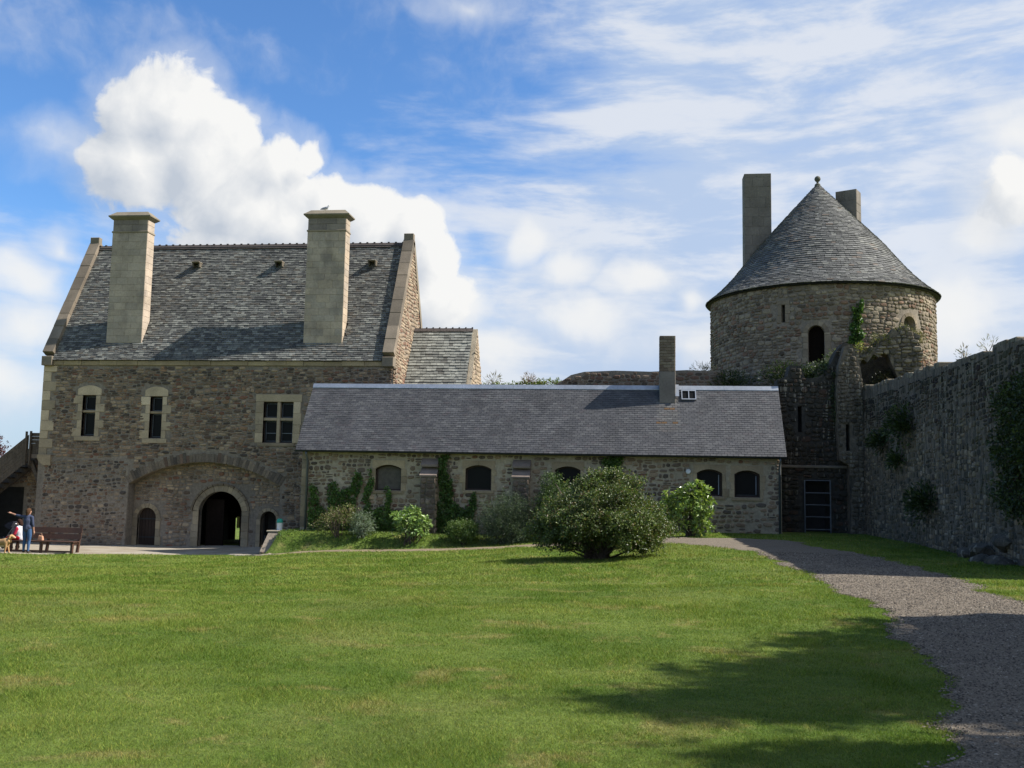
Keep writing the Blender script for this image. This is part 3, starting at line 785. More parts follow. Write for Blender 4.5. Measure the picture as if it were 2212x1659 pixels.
# gable and back walls
SG = Plane((HX1, 0, 0), (0, 1, 0), (0, 0, 1), (-1, 0, 0))
gab = [(HY+.01, -.4), (HYB, -.4), (HYB, HZE), (HYR, HZR+.35), (HY+.01, HZE)]
gw = wall_panel('gable_wall', gab, [], .42, SG, 'mortar', house)
def b_gab(u, v, a, b):
    if v < 6.2: return True
    lim = HZE+(HZR+.3-HZE)*(1-abs(u-HYR)/(HYR-HY)); return v+b > lim-.08 or u-a < HY+.05
place_pieces(rubble(HY+.05, HYB, 6.2, 14.5, b_gab, (.11, .20), (.13, .36), [(.30, .26, .20, 3), (.24, .20, .155, 2), (.20, .13, .10, 1), (.36, .32, .25, 2)], 6), STONES, SG, 'stone', 'small_stones', 'rubble_stone', gw)
SGL = Plane((HX0, 0, 0), (0, 1, 0), (0, 0, 1), (1, 0, 0))
wall_panel('gable_wall', gab, [], .42, SGL, 'mortar', house)
wall_panel('rear_wall', rect(HX0+.43, HX1-.43, -.4, HZE), [rect(-19.4, -16.0, -.4, 3.0)], .4, Plane((0, HYB-.41, 0), (1,0,0), (0,0,1), (0,1,0)), 'mortar', house)
# roof
sl_vec = np.array([0, HYR-(HY-.14), HZR-(HZE-.02)]); sl_len = np.linalg.norm(sl_vec); sl_vec = sl_vec/sl_len
nrm_in = np.array([0, sl_vec[2], -sl_vec[1]])
RX_A, RX_B = HX0+.44, HX1-.44
SRF = Plane((RX_A, HY-.14, HZE-.02), (1, 0, 0), sl_vec, nrm_in)
roof = MB()
A_ = [SRF.p(0, 0, .03), SRF.p(RX_B-RX_A, 0, .03), SRF.p(RX_B-RX_A, sl_len, .03), SRF.p(0, sl_len, .03)]
roof.prism([q for q in A_], [q+nrm_in*.12 for q in A_])
B_ = [np.array([q[0], 2*HYR-q[1], q[2]]) for q in A_]; roof.prism(B_, [q+np.array([0, -nrm_in[1], nrm_in[2]])*.12 for q in B_])
roof = roof.build('roof', 'roof_underlay', house)
CH = [(-23.23, -21.56), (-14.10, -12.36)]; CY0, CY1 = 40.20, 40.82
def roof_skip(u, s):
    p = SRF.p(u, s)
    return any(a-.02 < p[0] < b+.02 and CY0+.02 < p[1] < CY1 for a, b in CH)
SLT = [(.098, .098, .093, 4), (.13, .13, .12, 3), (.066, .066, .064, 3), (.185, .187, .17, 1.3), (.105, .094, .08, 1)]
place_pieces(slates(RX_B-RX_A, sl_len, .108, (.13, .30), SLT, 7, roof_skip, t=.026, jit=.14), SLATES, SRF, 'slate', 'upper_slates', 'stone_slate', roof, key=None, fam='slate')
n_r = 44
for k in range(n_r):
    xa = RX_A+(RX_B-RX_A)*k/n_r; xb = RX_A+(RX_B-RX_A)*(k+1)/n_r-.01
    rt = MB().prism([(xa, HYR-.16, HZR-.16), (xa, HYR, HZR+.07), (xa, HYR+.16, HZR-.16)], [(xb, HYR-.16, HZR-.16), (xb, HYR, HZR+.07), (xb, HYR+.16, HZR-.16)])
    rt.box(xb-.09, xb, HYR-.025, HYR+.025, HZR+.04, HZR+.105); rt.build('ridge_tile', 'ridge_tile', roof)
# gable copings with kneelers
gcop = np.random.default_rng(70)
for xa, xb, left in ((HX0-.05, HX0+.45, True), (HX1-.45, HX1+.05, False)):
    cop = MB().box(xa, xb, HY-.20, HY+.28, HZE-.28, HZE+.14).build('kneeler', 'dressed_stone', house, (.20, .18, .15), bevel=.02)
    L = sl_len+.10; n = 9; v0 = .30
    SC = Plane((xa, HY-.14, HZE-.02), (1, 0, 0), sl_vec, nrm_in)
    for k in range(n):
        a, b = v0+(L-v0)*k/n, v0+(L-v0)*(k+1)/n
        one_block(SC, 'coping_stone', cop, 0, xb-xa, a+.006, b-.006, pal([(.165, .148, .125, 2), (.19, .168, .14, 2), (.14, .127, .108, 1)], 1, gcop)[0], 'dressed_stone', .20*gcop.uniform(.93, 1.07), .12)
    SCb = Plane((xa, 2*HYR-(HY-.14), HZE-.02), (1, 0, 0), (0, -sl_vec[1], sl_vec[2]), (0, -nrm_in[1], nrm_in[2]))
    for k in range(3):
        one_block(SCb, 'coping_stone', cop, 0, xb-xa, .2+(L-.2)*k/3+.006, .2+(L-.2)*(k+1)/3-.006, (.22, .2, .165), 'dressed_stone', .2, .12)
    MB().box(xa+.02, xb-.02, HYR-.14, HYR+.14, HZR+.1, HZR+.47).build('apex_stone', 'dressed_stone', cop, (.20, .18, .15), bevel=.02)
# chimneys of cut blocks
for ci, (a, b) in enumerate(CH):
    ztop = 14.86-.06*ci
    ch = MB().box(a+.02, b-.02, CY0+.02, CY1-.02, 8.7, ztop).build('chimney', 'mortar_pale', house)
    cols = LIME if ci == 0 else [(.34, .305, .235, 3), (.36, .318, .235, 3), (.31, .285, .225, 2)]
    SC1 = Plane((0, CY0, 0), (1, 0, 0), (0, 0, 1), (0, 1, 0)); SC2 = Plane((b, 0, 0), (0, 1, 0), (0, 0, 1), (-1, 0, 0))
    block_course(SC1, 'ashlar_block', ch, a, b, 9.22, ztop-.62, (.26, .36), .55, cols, 80+ci, 'ashlar', .003, .008)
    block_course(SC2, 'ashlar_block', ch, CY0+.012, CY1, 9.22, ztop-.62, (.26, .36), .62, cols, 82+ci, 'ashlar', .003, .008)
    block_course(SC1, 'ashlar_block', ch, a+.01, b-.01, ztop-.54, ztop, (.26, .3), .8, [(.24, .22, .18, 1), (.19, .175, .15, 1)], 84+ci, 'ashlar', .006, .004)
    block_course(SC2, 'ashlar_block', ch, CY0+.012, CY1-.01, ztop-.54, ztop, (.26, .3), .62, cols, 86+ci, 'ashlar', .006, .004)
    MB().box(a-.035, b+.035, CY0-.035, CY1+.035, ztop-.62, ztop-.54).build('string_course', 'dressed_stone', ch, (.27, .24, .19), bevel=.012)
    cp = MB()
    prof = [(0.0, ztop-.03), (.05, ztop+.0), (.16, ztop+.10), (.165, ztop+.15), (.10, ztop+.20), (-.09, ztop+.37)]
    lv = [[(a-o, CY0-o, z), (b+o, CY0-o, z), (b+o, CY1+o, z), (a-o, CY1+o, z)] for o, z in prof]
    vs_ = [q for l in lv for q in l]; fs_ = [[3, 2, 1, 0], [4*(len(lv)-1)+i for i in range(4)]]
    for i in range(len(lv)-1):
        fs_ += [[4*i+j, 4*i+(j+1) % 4, 4*i+4+(j+1) % 4, 4*i+4+j] for j in range(4)]
    cp.add(vs_, fs_).build('chimney_cap', 'dressed_stone', ch, (.20, .185, .15))
    MB().prism([(a-.05, CY0-.06, 8.72), (a-.05, CY0-.06, 9.10), (a-.05, CY0, 9.22), (a-.05, CY1-.05, 9.22), (a-.05, CY1-.05, 8.72)],
               [(b+.05, CY0-.06, 8.72), (b+.05, CY0-.06, 9.10), (b+.05, CY0, 9.22), (b+.05, CY1-.05, 9.22), (b+.05, CY1-.05, 8.72)]).build('plinth', 'dressed_stone', ch, (.24, .22, .18))
# three little roof vents
for xv in (-20.15, -16.14, -11.70):
    y = 42.50; z = HZE+(HZR-HZE)*(y-HY+.14)/(HYR-HY+.14)
    vt = MB().box(xv-.19, xv+.19, y-.40, y+.1, z+.0, z+.045).build('roof_vent', 'dressed_stone', house, (.20, .185, .15), bevel=.008)
    MB().box(xv-.18, xv-.12, y-.30, y+.05, z-.20, z-.003).build('vent_cheek', 'dressed_stone', vt, (.10, .095, .08)); MB().box(xv+.12, xv+.18, y-.30, y+.05, z-.20, z-.003).build('vent_cheek', 'dressed_stone', vt, (.12, .11, .09))

# ------------------------------------------------------------------ the slate-roofed outbuilding
BX0, BX1, BY, BYR, BZE, BZR = -12.55, 5.58, 36.25, 37.92, 4.46, 7.18
ob = tag(empty('slate_roofed_outbuilding', (-3.5, 37.9, 1.7)), 'long low stone outbuilding with a bluish slate roof and arched windows', 'building')
SO = Plane((0, BY, 0), (1, 0, 0), (0, 0, 1), (0, 1, 0))
WN = [(-9.62, -8.62, 2.95, 3.93), (-6.12, -5.13, 3.02, 3.97), (-2.72, -1.76, 3.02, 3.98), (2.53, 3.45, 2.97, 3.96), (3.89, 4.80, 2.95, 3.94)]
def win_loop(x0, x1, z0, z1, rise=.14): return [(x0, z0), (x1, z0)] + arc((x0+x1)/2, z1-rise, (x1-x0)/2, rise, 8)
of = wall_panel('front_wall', rect(BX0, BX1, .2, BZE-.08), [win_loop(*w) for w in WN], .45, SO, 'mortar_pale', ob)
BUT = [(-7.80, -7.17), (-4.30, -3.64)]
def b_ob(u, v, a, b):
    for x0, x1, z0, z1 in WN:
        if u+a > x0-.2 and u-a < x1+.2 and v+b > z0-.12 and v-b < z1+.2: return True
    for x0, x1 in BUT:
        if u+a > x0 and u-a < x1 and v-b < 4.2: return True
    return v < gz(u, BY-.1)-.2
OBC = [(.25, .20, .145, 3), (.165, .14, .115, 3), (.30, .25, .18, 3), (.17, .10, .075, 1.2), (.10, .09, .08, 1.5), (.22, .15, .10, 1.2)]
place_pieces(rubble(BX0+.25, BX1-.05, 1.3, BZE-.1, b_ob, (.10, .22), (.12, .42), OBC, 11, gap=.03, fill=.9), STONES, SO, 'stone', 'small_stones', 'rubble_stone', of)
for S_, x in ((Plane((BX0, 0, 0), (0, 1, 0), (0, 0, 1), (1, 0, 0)), 0), (Plane((BX1, 0, 0), (0, 1, 0), (0, 0, 1), (-1, 0, 0)), 1)):
    wall_panel('gable_wall', [(BY+.46, .2), (2*BYR-BY, .2), (2*BYR-BY, BZE-.1), (BYR, BZR-.2), (BY+.46, BZE+.15)], [], .4, S_, 'mortar_pale', ob)
zz, k = 1.5, 0
while zz < 4.2:
    h = gq.uniform(.3, .42); one_block(SO, 'quoin', of, BX0-.01, BX0+(.34 if k % 2 else .22), zz+.005, min(zz+h, 4.34)-.005, pal([(.2, .175, .135, 1), (.25, .215, .16, 1)], 1, gq)[0], proud=.025, back=.05); zz += h; k += 1
MB().box(BX0+.4, BX1-.4, 37.6, 37.7, 1.0, 4.4).build('inner_wall', 'interior', ob)
for wi, (x0, x1, z0, z1) in enumerate(WN):
    g = np.random.default_rng(200+wi)
    S1 = Plane((0, BY+.16, 0), (1, 0, 0), (0, 0, 1), (0, 1, 0)); S2 = Plane((0, BY+.19, 0), (1, 0, 0), (0, 0, 1), (0, 1, 0))
    w = wall_panel('window', win_loop(x0-.01, x1+.01, z0-.01, z1+.01), [win_loop(x0+.055, x1-.055, z0+.055, z1-.055, .13)], .07, S1, 'frame_wood', ob)
    wall_panel('shutter_board' if wi == 0 else 'pane', win_loop(x0+.04, x1-.04, z0+.04, z1-.04, .13), [], .012, S2, 'board' if wi == 0 else 'window_glass', w)
    if wi == 4: MB().box(x0+.09, x1-.09, BY+.165, BY+.186, z0+.06, z0+.10).build('glazing_bar', 'dark_metal', w)
    if wi >= 3: MB().box(x1-.13, x1-.10, BY+.165, BY+.187, z0+.06, z1-.2).build('glazing_bar', 'lead', w)
    cols = [(.34, .285, .20, 2), (.30, .25, .18, 1), (.38, .32, .23, 1)]
    arch = arc((x0+x1)/2, z1-.14, (x1-x0)/2, .14, 8)
    xc = (x0+x1)/2; t0 = pal(cols, 1, g)[0]
    wedge(SO, 'lintel_stone', w, [(x0-.13, z1-.14)]+arch[4:][::-1]+[(xc, z1+.17), (x0-.13, z1+.17)], t0, proud=.022, back=.14)
    wedge(SO, 'lintel_stone', w, [(xc+.006, z1+.17), (xc+.006, z1-.0005)]+arch[:4][::-1]+[(x1+.13, z1-.14), (x1+.13, z1+.17)], t0*.96, proud=.022, back=.14)
    for sgn in (-1, 1):
        z = z0-.02
        for h in (.30, .27, .27):
            ww = g.uniform(.10, .24); a, b = (x0-ww, x0) if sgn < 0 else (x1, x1+ww)
            one_block(SO, 'jamb_stone', w, a, b, z+.004, min(z+h, z1-.145)-.004, pal(cols, 1, g)[0], proud=.02, back=.14); z += h
    one_block(SO, 'sill', w, x0-.1, x1+.1, z0-.12, z0-.012, pal(cols, 1, g)[0]*.75, proud=.05, back=.14)
for x0, x1 in BUT:
    bt = MB().box(x0+.03, x1-.03, BY-.42, BY-.001, .9, 3.50).build('buttress', 'mortar_wall', ob)
    SBf = Plane((0, BY-.42, 0), (1, 0, 0), (0, 0, 1), (0, 1, 0)); SBr = Plane((x1-.03, 0, 0), (0, 1, 0), (0, 0, 1), (-1, 0, 0))
    place_pieces(rubble(x0+.03, x1-.03, 1.1, 3.5, lambda *q: False, (.16, .30), (.22, .45), [(.11, .092, .08, 3), (.15, .125, .105, 2), (.2, .175, .15, 1)], 13), STONES, SBf, 'stone', 'small_stones', 'rubble_stone', bt)
    place_pieces(rubble(BY-.42, BY, 1.1, 3.5, lambda *q: False, (.16, .30), (.2, .4), [(.34, .29, .22, 1), (.28, .24, .19, 1)], 14), STONES, SBr, 'stone', 'small_stones', 'rubble_stone', bt)
    for (ya, yb, za, zb, zc, nm) in ((BY-.46, BY-.02, 3.50, 3.56, 3.86, 'weathering_slab'), (BY-.26, BY-.001, 3.88, 3.96, 4.20, 'weathering_slab')):
        MB().prism([(x0-.01, ya, za), (x0-.01, ya, zb), (x0-.01, yb, zc), (x0-.01, yb, za)], [(x1+.01, ya, za), (x1+.01, ya, zb), (x1+.01, yb, zc), (x1+.01, yb, za)]).build(nm, 'dressed_stone', bt, (.20, .17, .155))
# roof
EY = BY-.23
sv = np.array([0, BYR-EY, BZR-BZE]); sL = np.linalg.norm(sv); sv /= sL; ni = np.array([0, sv[2], -sv[1]])
ox0, ox1 = BX0-.22, BX1+.16
SOR = Plane((ox0, EY, BZE), (1, 0, 0), sv, ni)
mr = MB(); A_ = [SOR.p(0, 0, .02), SOR.p(ox1-ox0, 0, .02), SOR.p(ox1-ox0, sL, .02), SOR.p(0, sL, .02)]
mr.prism(A_, [q+ni*.06 for q in A_]); B_ = [np.array([q[0], 2*BYR-q[1], q[2]]) for q in A_]; mr.prism(B_, [q+np.array([0, -ni[1], ni[2]])*.06 for q in B_])
oroof = mr.build('roof', 'roof_underlay', ob)
CX0, CX1, KY0, KY1 = 1.20, 1.80, 37.44, 38.02
def osk(u, s):
    p = SOR.p(u, s); return CX0 < p[0] < CX1 and p[1] > KY0 or 2.05 < p[0] < 2.58 and 6.68 < p[2] < 7.06
BSL = [(.160, .160, .168, 4), (.190, .190, .195, 4), (.135, .136, .145, 3), (.225, .225, .225, 1.5), (.165, .152, .158, 1)]
sp_ = slates(ox1-ox0, sL, .100, (.17, .23), BSL, 15, osk, t=.010, regular=.205, jit=.10)
for q in sp_:
    p = SOR.p(q[0], q[1])
    r = vnoise(p[0]*9, p[2]*9, 4)
    if 1.15 < p[0] < 1.95 and 5.3 < p[2] < 6.55:
        q[7] = np.round(q[7]*1.25+np.array([.035, .03, .01]), 3)
        if r > .80 and 5.6 < p[2] < 6.5: q[7] = np.array([.30, .15, .035])
place_pieces(sp_, SLATES, SOR, 'slate', 'upper_slates', 'blue_slate', oroof, fam='slate')
ns = 9
for k in range(ns):
    xa, xb = ox0+(ox1-ox0)*k/ns, ox0+(ox1-ox0)*(k+1)/ns-.006
    MB().prism([(xa, BYR-.13, BZR-.15), (xa, BYR-.13, BZR-.13), (xa, BYR-.03, BZR+.035), (xa, BYR+.03, BZR+.035), (xa, BYR+.13, BZR-.13), (xa, BYR+.13, BZR-.15)],
               [(xb, BYR-.13, BZR-.15), (xb, BYR-.13, BZR-.13), (xb, BYR-.03, BZR+.035), (xb, BYR+.03, BZR+.035), (xb, BYR+.13, BZR-.13), (xb, BYR+.13, BZR-.15)]).build('ridge_capping', 'zinc', oroof)
gt = MB(); pts_ = [(math.cos(R(180+20*k))*.06, math.sin(R(180+20*k))*.06) for k in range(10)]
for k in range(9):
    (y0, z0), (y1, z1) = pts_[k], pts_[k+1]
    gt.add([(ox0, EY-.05+y0, BZE-.03+z0), (ox1, EY-.05+y0, BZE-.03+z0), (ox1, EY-.05+y1, BZE-.03+z1), (ox0, EY-.05+y1, BZE-.03+z1)], [[0, 1, 2, 3]])
gt.build('gutter', 'dark_metal', ob)
for x, zb in ((-12.32, 1.35), (5.50, 1.65)):
    MB().tube([(x, EY-.05, BZE-.09), (x, EY-.05, BZE-.16), (x, BY-.07, BZE-.42), (x, BY-.07, zb)], .042, 8).build('downpipe', 'grey_metal', ob, smooth=True)
kc = MB().box(CX0+.02, CX1-.02, KY0+.02, KY1, 6.3, 9.12).build('chimney', 'mortar', ob)
SK1 = Plane((0, KY0, 0), (1, 0, 0), (0, 0, 1), (0, 1, 0)); SK2 = Plane((CX1, 0, 0), (0, 1, 0), (0, 0, 1), (-1, 0, 0)); SK3 = Plane((CX0, 0, 0), (0, 1, 0), (0, 0, 1), (1, 0, 0))
for S_, a, b, sd in ((SK1, CX0, CX1, 90), (SK2, KY0, KY1, 91), (SK3, KY0, KY1, 92)):
    block_course(S_, 'render_slab', kc, a, b, 6.5, 7.72, (1.2, 1.25), 2, [(.15, .145, .125, 1)], sd, 'ashlar', .004, .006)
    block_course(S_, 'brick_course', kc, a+.005, b-.005, 7.73, 9.12, (.09, .13), .25, [(.22, .19, .15, 2), (.27, .25, .20, 2), (.15, .125, .105, 1)], sd+3, 'rubble_stone', .012, .006)
MB().prism([(CX1, KY0-.02, 6.74), (CX1+.14, KY0-.02, 6.74), (CX1+.14, KY0+.3, 7.22), (CX1, KY0+.3, 7.22)], [(CX1, KY0-.06, 6.76), (CX1+.14, KY0-.06, 6.76), (CX1+.14, KY0+.26, 7.24), (CX1, KY0+.26, 7.24)]).build('flashing', 'zinc', kc)
SKY = Plane((2.04, *(SOR.p(0, 2.62)[1:])), (1, 0, 0), sv, ni)
sky_f = wall_panel('skylight', rect(0, .56, 0, .47), [rect(.035, .265, .04, .43), rect(.295, .525, .04, .43)], .10, Plane(SKY.O-ni*.07, SKY.U, SKY.V, SKY.D), 'zinc', ob)
wall_panel('pane', rect(.03, .53, .03, .44), [], .01, Plane(SKY.O-ni*.03, SKY.U, SKY.V, SKY.D), 'window_glass', sky_f)
MB().tube([(2.22, BY-.10, 3.86), (2.22, BY-.02, 3.86)], [.075, .10], 14).build('bulkhead_lamp', 'white_paint', ob)

# ------------------------------------------------------------------ the annex behind the house gable
AX1, AYR, AZR, AYE, AZE = -6.98, 43.7, 10.36, 41.75, 7.3
an = tag(empty('stone_annex', (-8.5, 43.7, .5)), 'small annex roofed with pale lichened stone slates against the house gable', 'building')
aw = MB().box(HX1+.02, AX1, AYE+.2, 2*AYR-AYE-.2, -.2, AZE+.02).build('wall', 'mortar', an)
SA1 = Plane((AX1, 0, 0), (0, 1, 0), (0, 0, 1), (-1, 0, 0))
ag = wall_panel('gable_wall', [(AYE+.15, 5.0), (2*AYR-AYE-.15, 5.0), (2*AYR-AYE-.15, AZE), (AYR, AZR+.02), (AYE+.15, AZE)], [], .35, Plane((AX1+.02, 0, 0), (0,1,0), (0,0,1), (-1,0,0)), 'mortar_pale', an)
place_pieces(rubble(AYE+.2, 2*AYR-AYE, 6.5, AZR, lambda u, v, a, b: v+b > AZE+(AZR-AZE)*(1-abs(u-AYR)/(AYR-AYE))-.1, (.12, .2), (.14, .34), [(.36, .32, .25, 3), (.28, .25, .2, 2), (.2, .17, .14, 1)], 16),
             STONES, Plane((AX1+.02, 0, 0), (0,1,0), (0,0,1), (-1,0,0)), 'stone', 'small_stones', 'rubble_stone', ag)
av = np.array([0, AYR-AYE, AZR-AZE]); aL = np.linalg.norm(av); av /= aL; ani = np.array([0, av[2], -av[1]])
SAR = Plane((HX1+.03, AYE, AZE), (1, 0, 0), av, ani); alen = AX1-HX1-.22
mr = MB(); A_ = [SAR.p(0, 0, .03), SAR.p(alen, 0, .03), SAR.p(alen, aL, .03), SAR.p(0, aL, .03)]; mr.prism(A_, [q+ani*.08 for q in A_])
B_ = [np.array([q[0], 2*AYR-q[1], q[2]]) for q in A_]; mr.prism(B_, [q+np.array([0, -ani[1], ani[2]])*.08 for q in B_])
ar = mr.build('roof', 'roof_underlay', an)
place_pieces(slates(alen, aL, .165, (.16, .36), [(.21, .215, .195, 3), (.25, .255, .23, 3), (.165, .168, .155, 2), (.12, .118, .105, 1)], 17, lambda u, s: False, t=.038), SLATES, SAR, 'slate', 'upper_slates', 'stone_slate', ar, fam='slate')
for k in range(9):
    xa, xb = HX1+.03+alen*k/9, HX1+.03+alen*(k+1)/9-.01
    MB().prism([(xa, AYR-.13, AZR-.1), (xa, AYR, AZR+.07), (xa, AYR+.13, AZR-.1)], [(xb, AYR-.13, AZR-.1), (xb, AYR, AZR+.07), (xb, AYR+.13, AZR-.1)]).box(xb-.07, xb, AYR-.02, AYR+.02, AZR+.04, AZR+.11).build('ridge_tile', 'ridge_tile', ar)

# ------------------------------------------------------------------ the round tower
TX, TY, TR = 9.27, 48.0, 5.20
tw = tag(empty('round_tower', (TX, TY, 2)), 'round rubble stone tower with a conical stone-slate roof and two square chimneys', 'tower')
ST = Cyl(TX, TY, TR)
def on_t(X, Y=None):   # arc position of a surface point by its X (front half)
    return TR*math.asin(max(-.999, min(.999, (X-TX)/TR)))
nseg, zb_, zt_ = 96, 1.5, 12.42
openings = {'door': (on_t(7.80), on_t(8.48), 8.75, 10.42), 'slit': (on_t(6.75), on_t(6.90), 10.62, 11.42), 'arch': (on_t(11.98), on_t(12.60), 9.55, 10.95)}
us = sorted(set([(-math.pi+2*math.pi*k/nseg)*TR for k in range(nseg)] + [q for o in openings.values() for q in o[:2]]))
zs_ = sorted(set([zb_, zt_] + [q for o in openings.values() for q in o[2:]] + list(np.linspace(zb_, zt_, 8))))
tm = MB()
for i in range(len(us)):
    ua, ub = us[i], us[(i+1) % len(us)] if i+1 < len(us) else us[0]+2*math.pi*TR
    for za, zb in zip(zs_[:-1], zs_[1:]):
        uc, zc = (ua+ub)/2, (za+zb)/2
        if any(o[0] < uc < o[1] and o[2] < zc < o[3] for o in openings.values()): continue
        tm.add([ST.p(ua, za), ST.p(ub, za), ST.p(ub, zb), ST.p(ua, zb)], [[0, 1, 2, 3]])
twall = tm.build('wall', 'mortar', tw)
def b_t(u, v, a, b):
    for nm, (x0, x1, z0, z1) in openings.items():
        pd_ = .22 if nm != 'slit' else .16
        if u+a > x0-pd_ and u-a < x1+pd_ and v-b < z1+.24 and v+b > z0-.05: return True
    return False
TWC = [(.215, .185, .145, 4), (.285, .25, .195, 3), (.15, .128, .10, 3), (.20, .135, .10, 1.3), (.35, .31, .245, 2), (.10, .085, .07, 1)]
place_pieces(rubble(-TR*1.62, TR*1.62, 7.2, 12.36, b_t, (.12, .25), (.16, .46), TWC, 18, depth=(.025, .06)), STONES, ST, 'stone', 'small_stones', 'tower_stone', twall)
def reveal(S, u0, u1, z0, z1, rise, dep, mat, name, parent, jamb, cols, seed, back_mat):
    """arched opening in a curved wall: reveal, infill corners, closing leaf, cut surround"""
    g = np.random.default_rng(seed); zs2 = z1-rise; lp = [(u0, z0), (u1, z0)]+arc((u0+u1)/2, zs2, (u1-u0)/2, rise, 10)
    d = wall_panel(name, [(u0-.001, z0-.001), (u1+.001, z0-.001), (u1+.001, z1+.001), (u0-.001, z1+.001)], [[(u0+.001, z0+.001), (u1-.001, z0+.001)]+[(q[0], q[1]-.002) for q in arc((u0+u1)/2, zs2, (u1-u0)/2-.001, rise, 10)]], dep, S, mat, parent)
    wall_panel('closing_leaf', rect(u0-.02, u1+.02, z0-.02, z1+.02), [], .06, _off(S, dep), back_mat, d)
    arch_stones(S, d, (u0+u1)/2, zs2, (u1-u0)/2, rise, jamb, 7, cols, seed, 'dressed_stone', 'voussoir', .035, .06)
    for sgn, xa in ((-1, u0), (1, u1)):
        z = z0
        while z < zs2-.02:
            h = min(g.uniform(.24, .36), zs2-z); w = jamb*g.uniform(.95, 1.5)
            one_block(S, 'jamb_stone', d, xa-w if sgn < 0 else xa, xa if sgn < 0 else xa+w, z+.004, z+h-.004, pal(cols, 1, g)[0], proud=.035, back=.06); z += h
    return d
class _Off:
    def __init__(s, S, k): s.S, s.k = S, k
    def p(s, u, v, d=0.0): return s.S.p(u, v, d+s.k)
def _off(S, k): return _Off(S, k)
TC = [(.25, .215, .165, 2), (.29, .25, .195, 1), (.21, .18, .145, 1)]
reveal(ST, *openings['door'], .33, .35, 'mortar', 'doorway', twall, .20, TC, 71, 'door_wood')
reveal(ST, *openings['arch'], .33, .30, 'mortar', 'window_niche', twall, .16, TC, 72, 'board')
so_ = openings['slit']
sl_ = wall_panel('arrow_slit', rect(so_[0]-.001, so_[1]+.001, so_[2]-.001, so_[3]+.001), [rect(so_[0]+.002, so_[1]-.002, so_[2]+.002, so_[3]-.002)], .4, ST, 'mortar', twall)
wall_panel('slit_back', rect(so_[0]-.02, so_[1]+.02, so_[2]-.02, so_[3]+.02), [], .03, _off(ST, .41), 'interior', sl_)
for a, b, c, d in ((so_[0]-.22, so_[0], 10.6, 10.95), (so_[0]-.16, so_[0], 10.96, 11.42), (so_[1], so_[1]+.16, 10.6, 11.0), (so_[1], so_[1]+.22, 11.01, 11.42), (so_[0]-.2, so_[1]+.2, 11.43, 11.62)):
    one_block(ST, 'jamb_stone', sl_, a, b, c, d, (.24, .205, .16), proud=.03, back=.05)
# conical roof, slightly bell-cast at the eaves
CZ0, CZ1 = 12.30, 18.35
def cone(s):      # s 0..1 along the slope: radius, height
    r = 5.46*(1-s); z = CZ0+(CZ1-CZ0)*(s - .045*math.sin(math.pi*min(s/.45, 1))*(1-s))
    return r, z
prof = [cone(k/24) for k in range(25)]
cm = MB()
for k in range(24):
    for j in range(64):
        t0, t1 = 2*math.pi*j/64, 2*math.pi*(j+1)/64
        q = lambda rz, t: (TX+(rz[0]-.05)*math.sin(t), TY-(rz[0]-.05)*math.cos(t), rz[1]-.05)
        cm.add([q(prof[k], t0), q(prof[k], t1), q(prof[k+1], t1), q(prof[k+1], t0)], [[0, 1, 2, 3]])
for j in range(64):
    t0, t1 = 2*math.pi*j/64, 2*math.pi*(j+1)/64
    q = lambda r, z, t: (TX+r*math.sin(t), TY-r*math.cos(t), z)
    cm.add([q(5.41, CZ0-.05, t0), q(5.41, CZ0-.05, t1), q(5.1, CZ0-.10, t1), q(5.1, CZ0-.10, t0)], [[3, 2, 1, 0]])
croof = cm.build('roof', 'roof_underlay', tw)
gs = np.random.default_rng(19); cone_p = []; s = 0.0
SLEN = math.hypot(5.46, CZ1-CZ0)
def chim_block(x, y): return (5.62 < x < 7.0 and 47.6 < y < 48.7) or (10.2 < x < 11.3 and 47.6 < y < 48.6)
while s < .985:
    r, z = cone(s); r2, z2 = cone(min(s+.02, 1)); t = -1.9; e = .15 if s < .3 else .135
    slope = np.array([r2-r, z2-z]); slope /= np.linalg.norm(slope)
    while t < 1.9:
        w = gs.uniform(.14, .34); w = min(w, max(r*.5, .05)); dt = w/max(r, .12); tc_ = t+dt/2
        rad = np.array([math.sin(tc_), -math.cos(tc_), 0]); tan = np.array([math.cos(tc_), math.sin(tc_), 0])
        V_ = rad*slope[0]+np.array([0, 0, slope[1]]); D_ = -np.cross(tan, V_); D_ = D_ if D_[2] < 0 else -D_
        O_ = np.array([TX, TY, z])+rad*r
        if not chim_block(O_[0], O_[1]):
            cone_p.append([t, s*SLEN, w-.008, min(e*1.7, (1-s)*SLEN), .032*gs.uniform(.7, 1.4), gs.normal(0, .015), int(gs.integers(0, len(SLATES))), None, (O_, tan, V_, D_)])
        t += dt
    s += e/SLEN*gs.uniform(.95, 1.05)
tt = pal([(.105, .105, .102, 4), (.14, .14, .135, 3), (.075, .075, .074, 3), (.19, .19, .175, 1.2), (.13, .105, .088, .8)], len(cone_p), gs, 30)
for i, q in enumerate(cone_p): q[7] = tt[i]
place_pieces(cone_p, SLATES, None, 'slate', 'upper_slates', 'stone_slate', croof, fam='slate')
fin = MB()
pr = [(.16, CZ1-.16), (.13, CZ1-.02), (.06, CZ1+.02), (.055, CZ1+.10), (.10, CZ1+.13), (.145, CZ1+.20), (.15, CZ1+.26), (.12, CZ1+.34), (.05, CZ1+.39), (.005, CZ1+.41)]
fin.tube([(TX, TY, z) for r, z in pr], [r for r, z in pr], 14)
fin.build('finial', 'dressed_stone', croof, (.10, .105, .09), smooth=True)
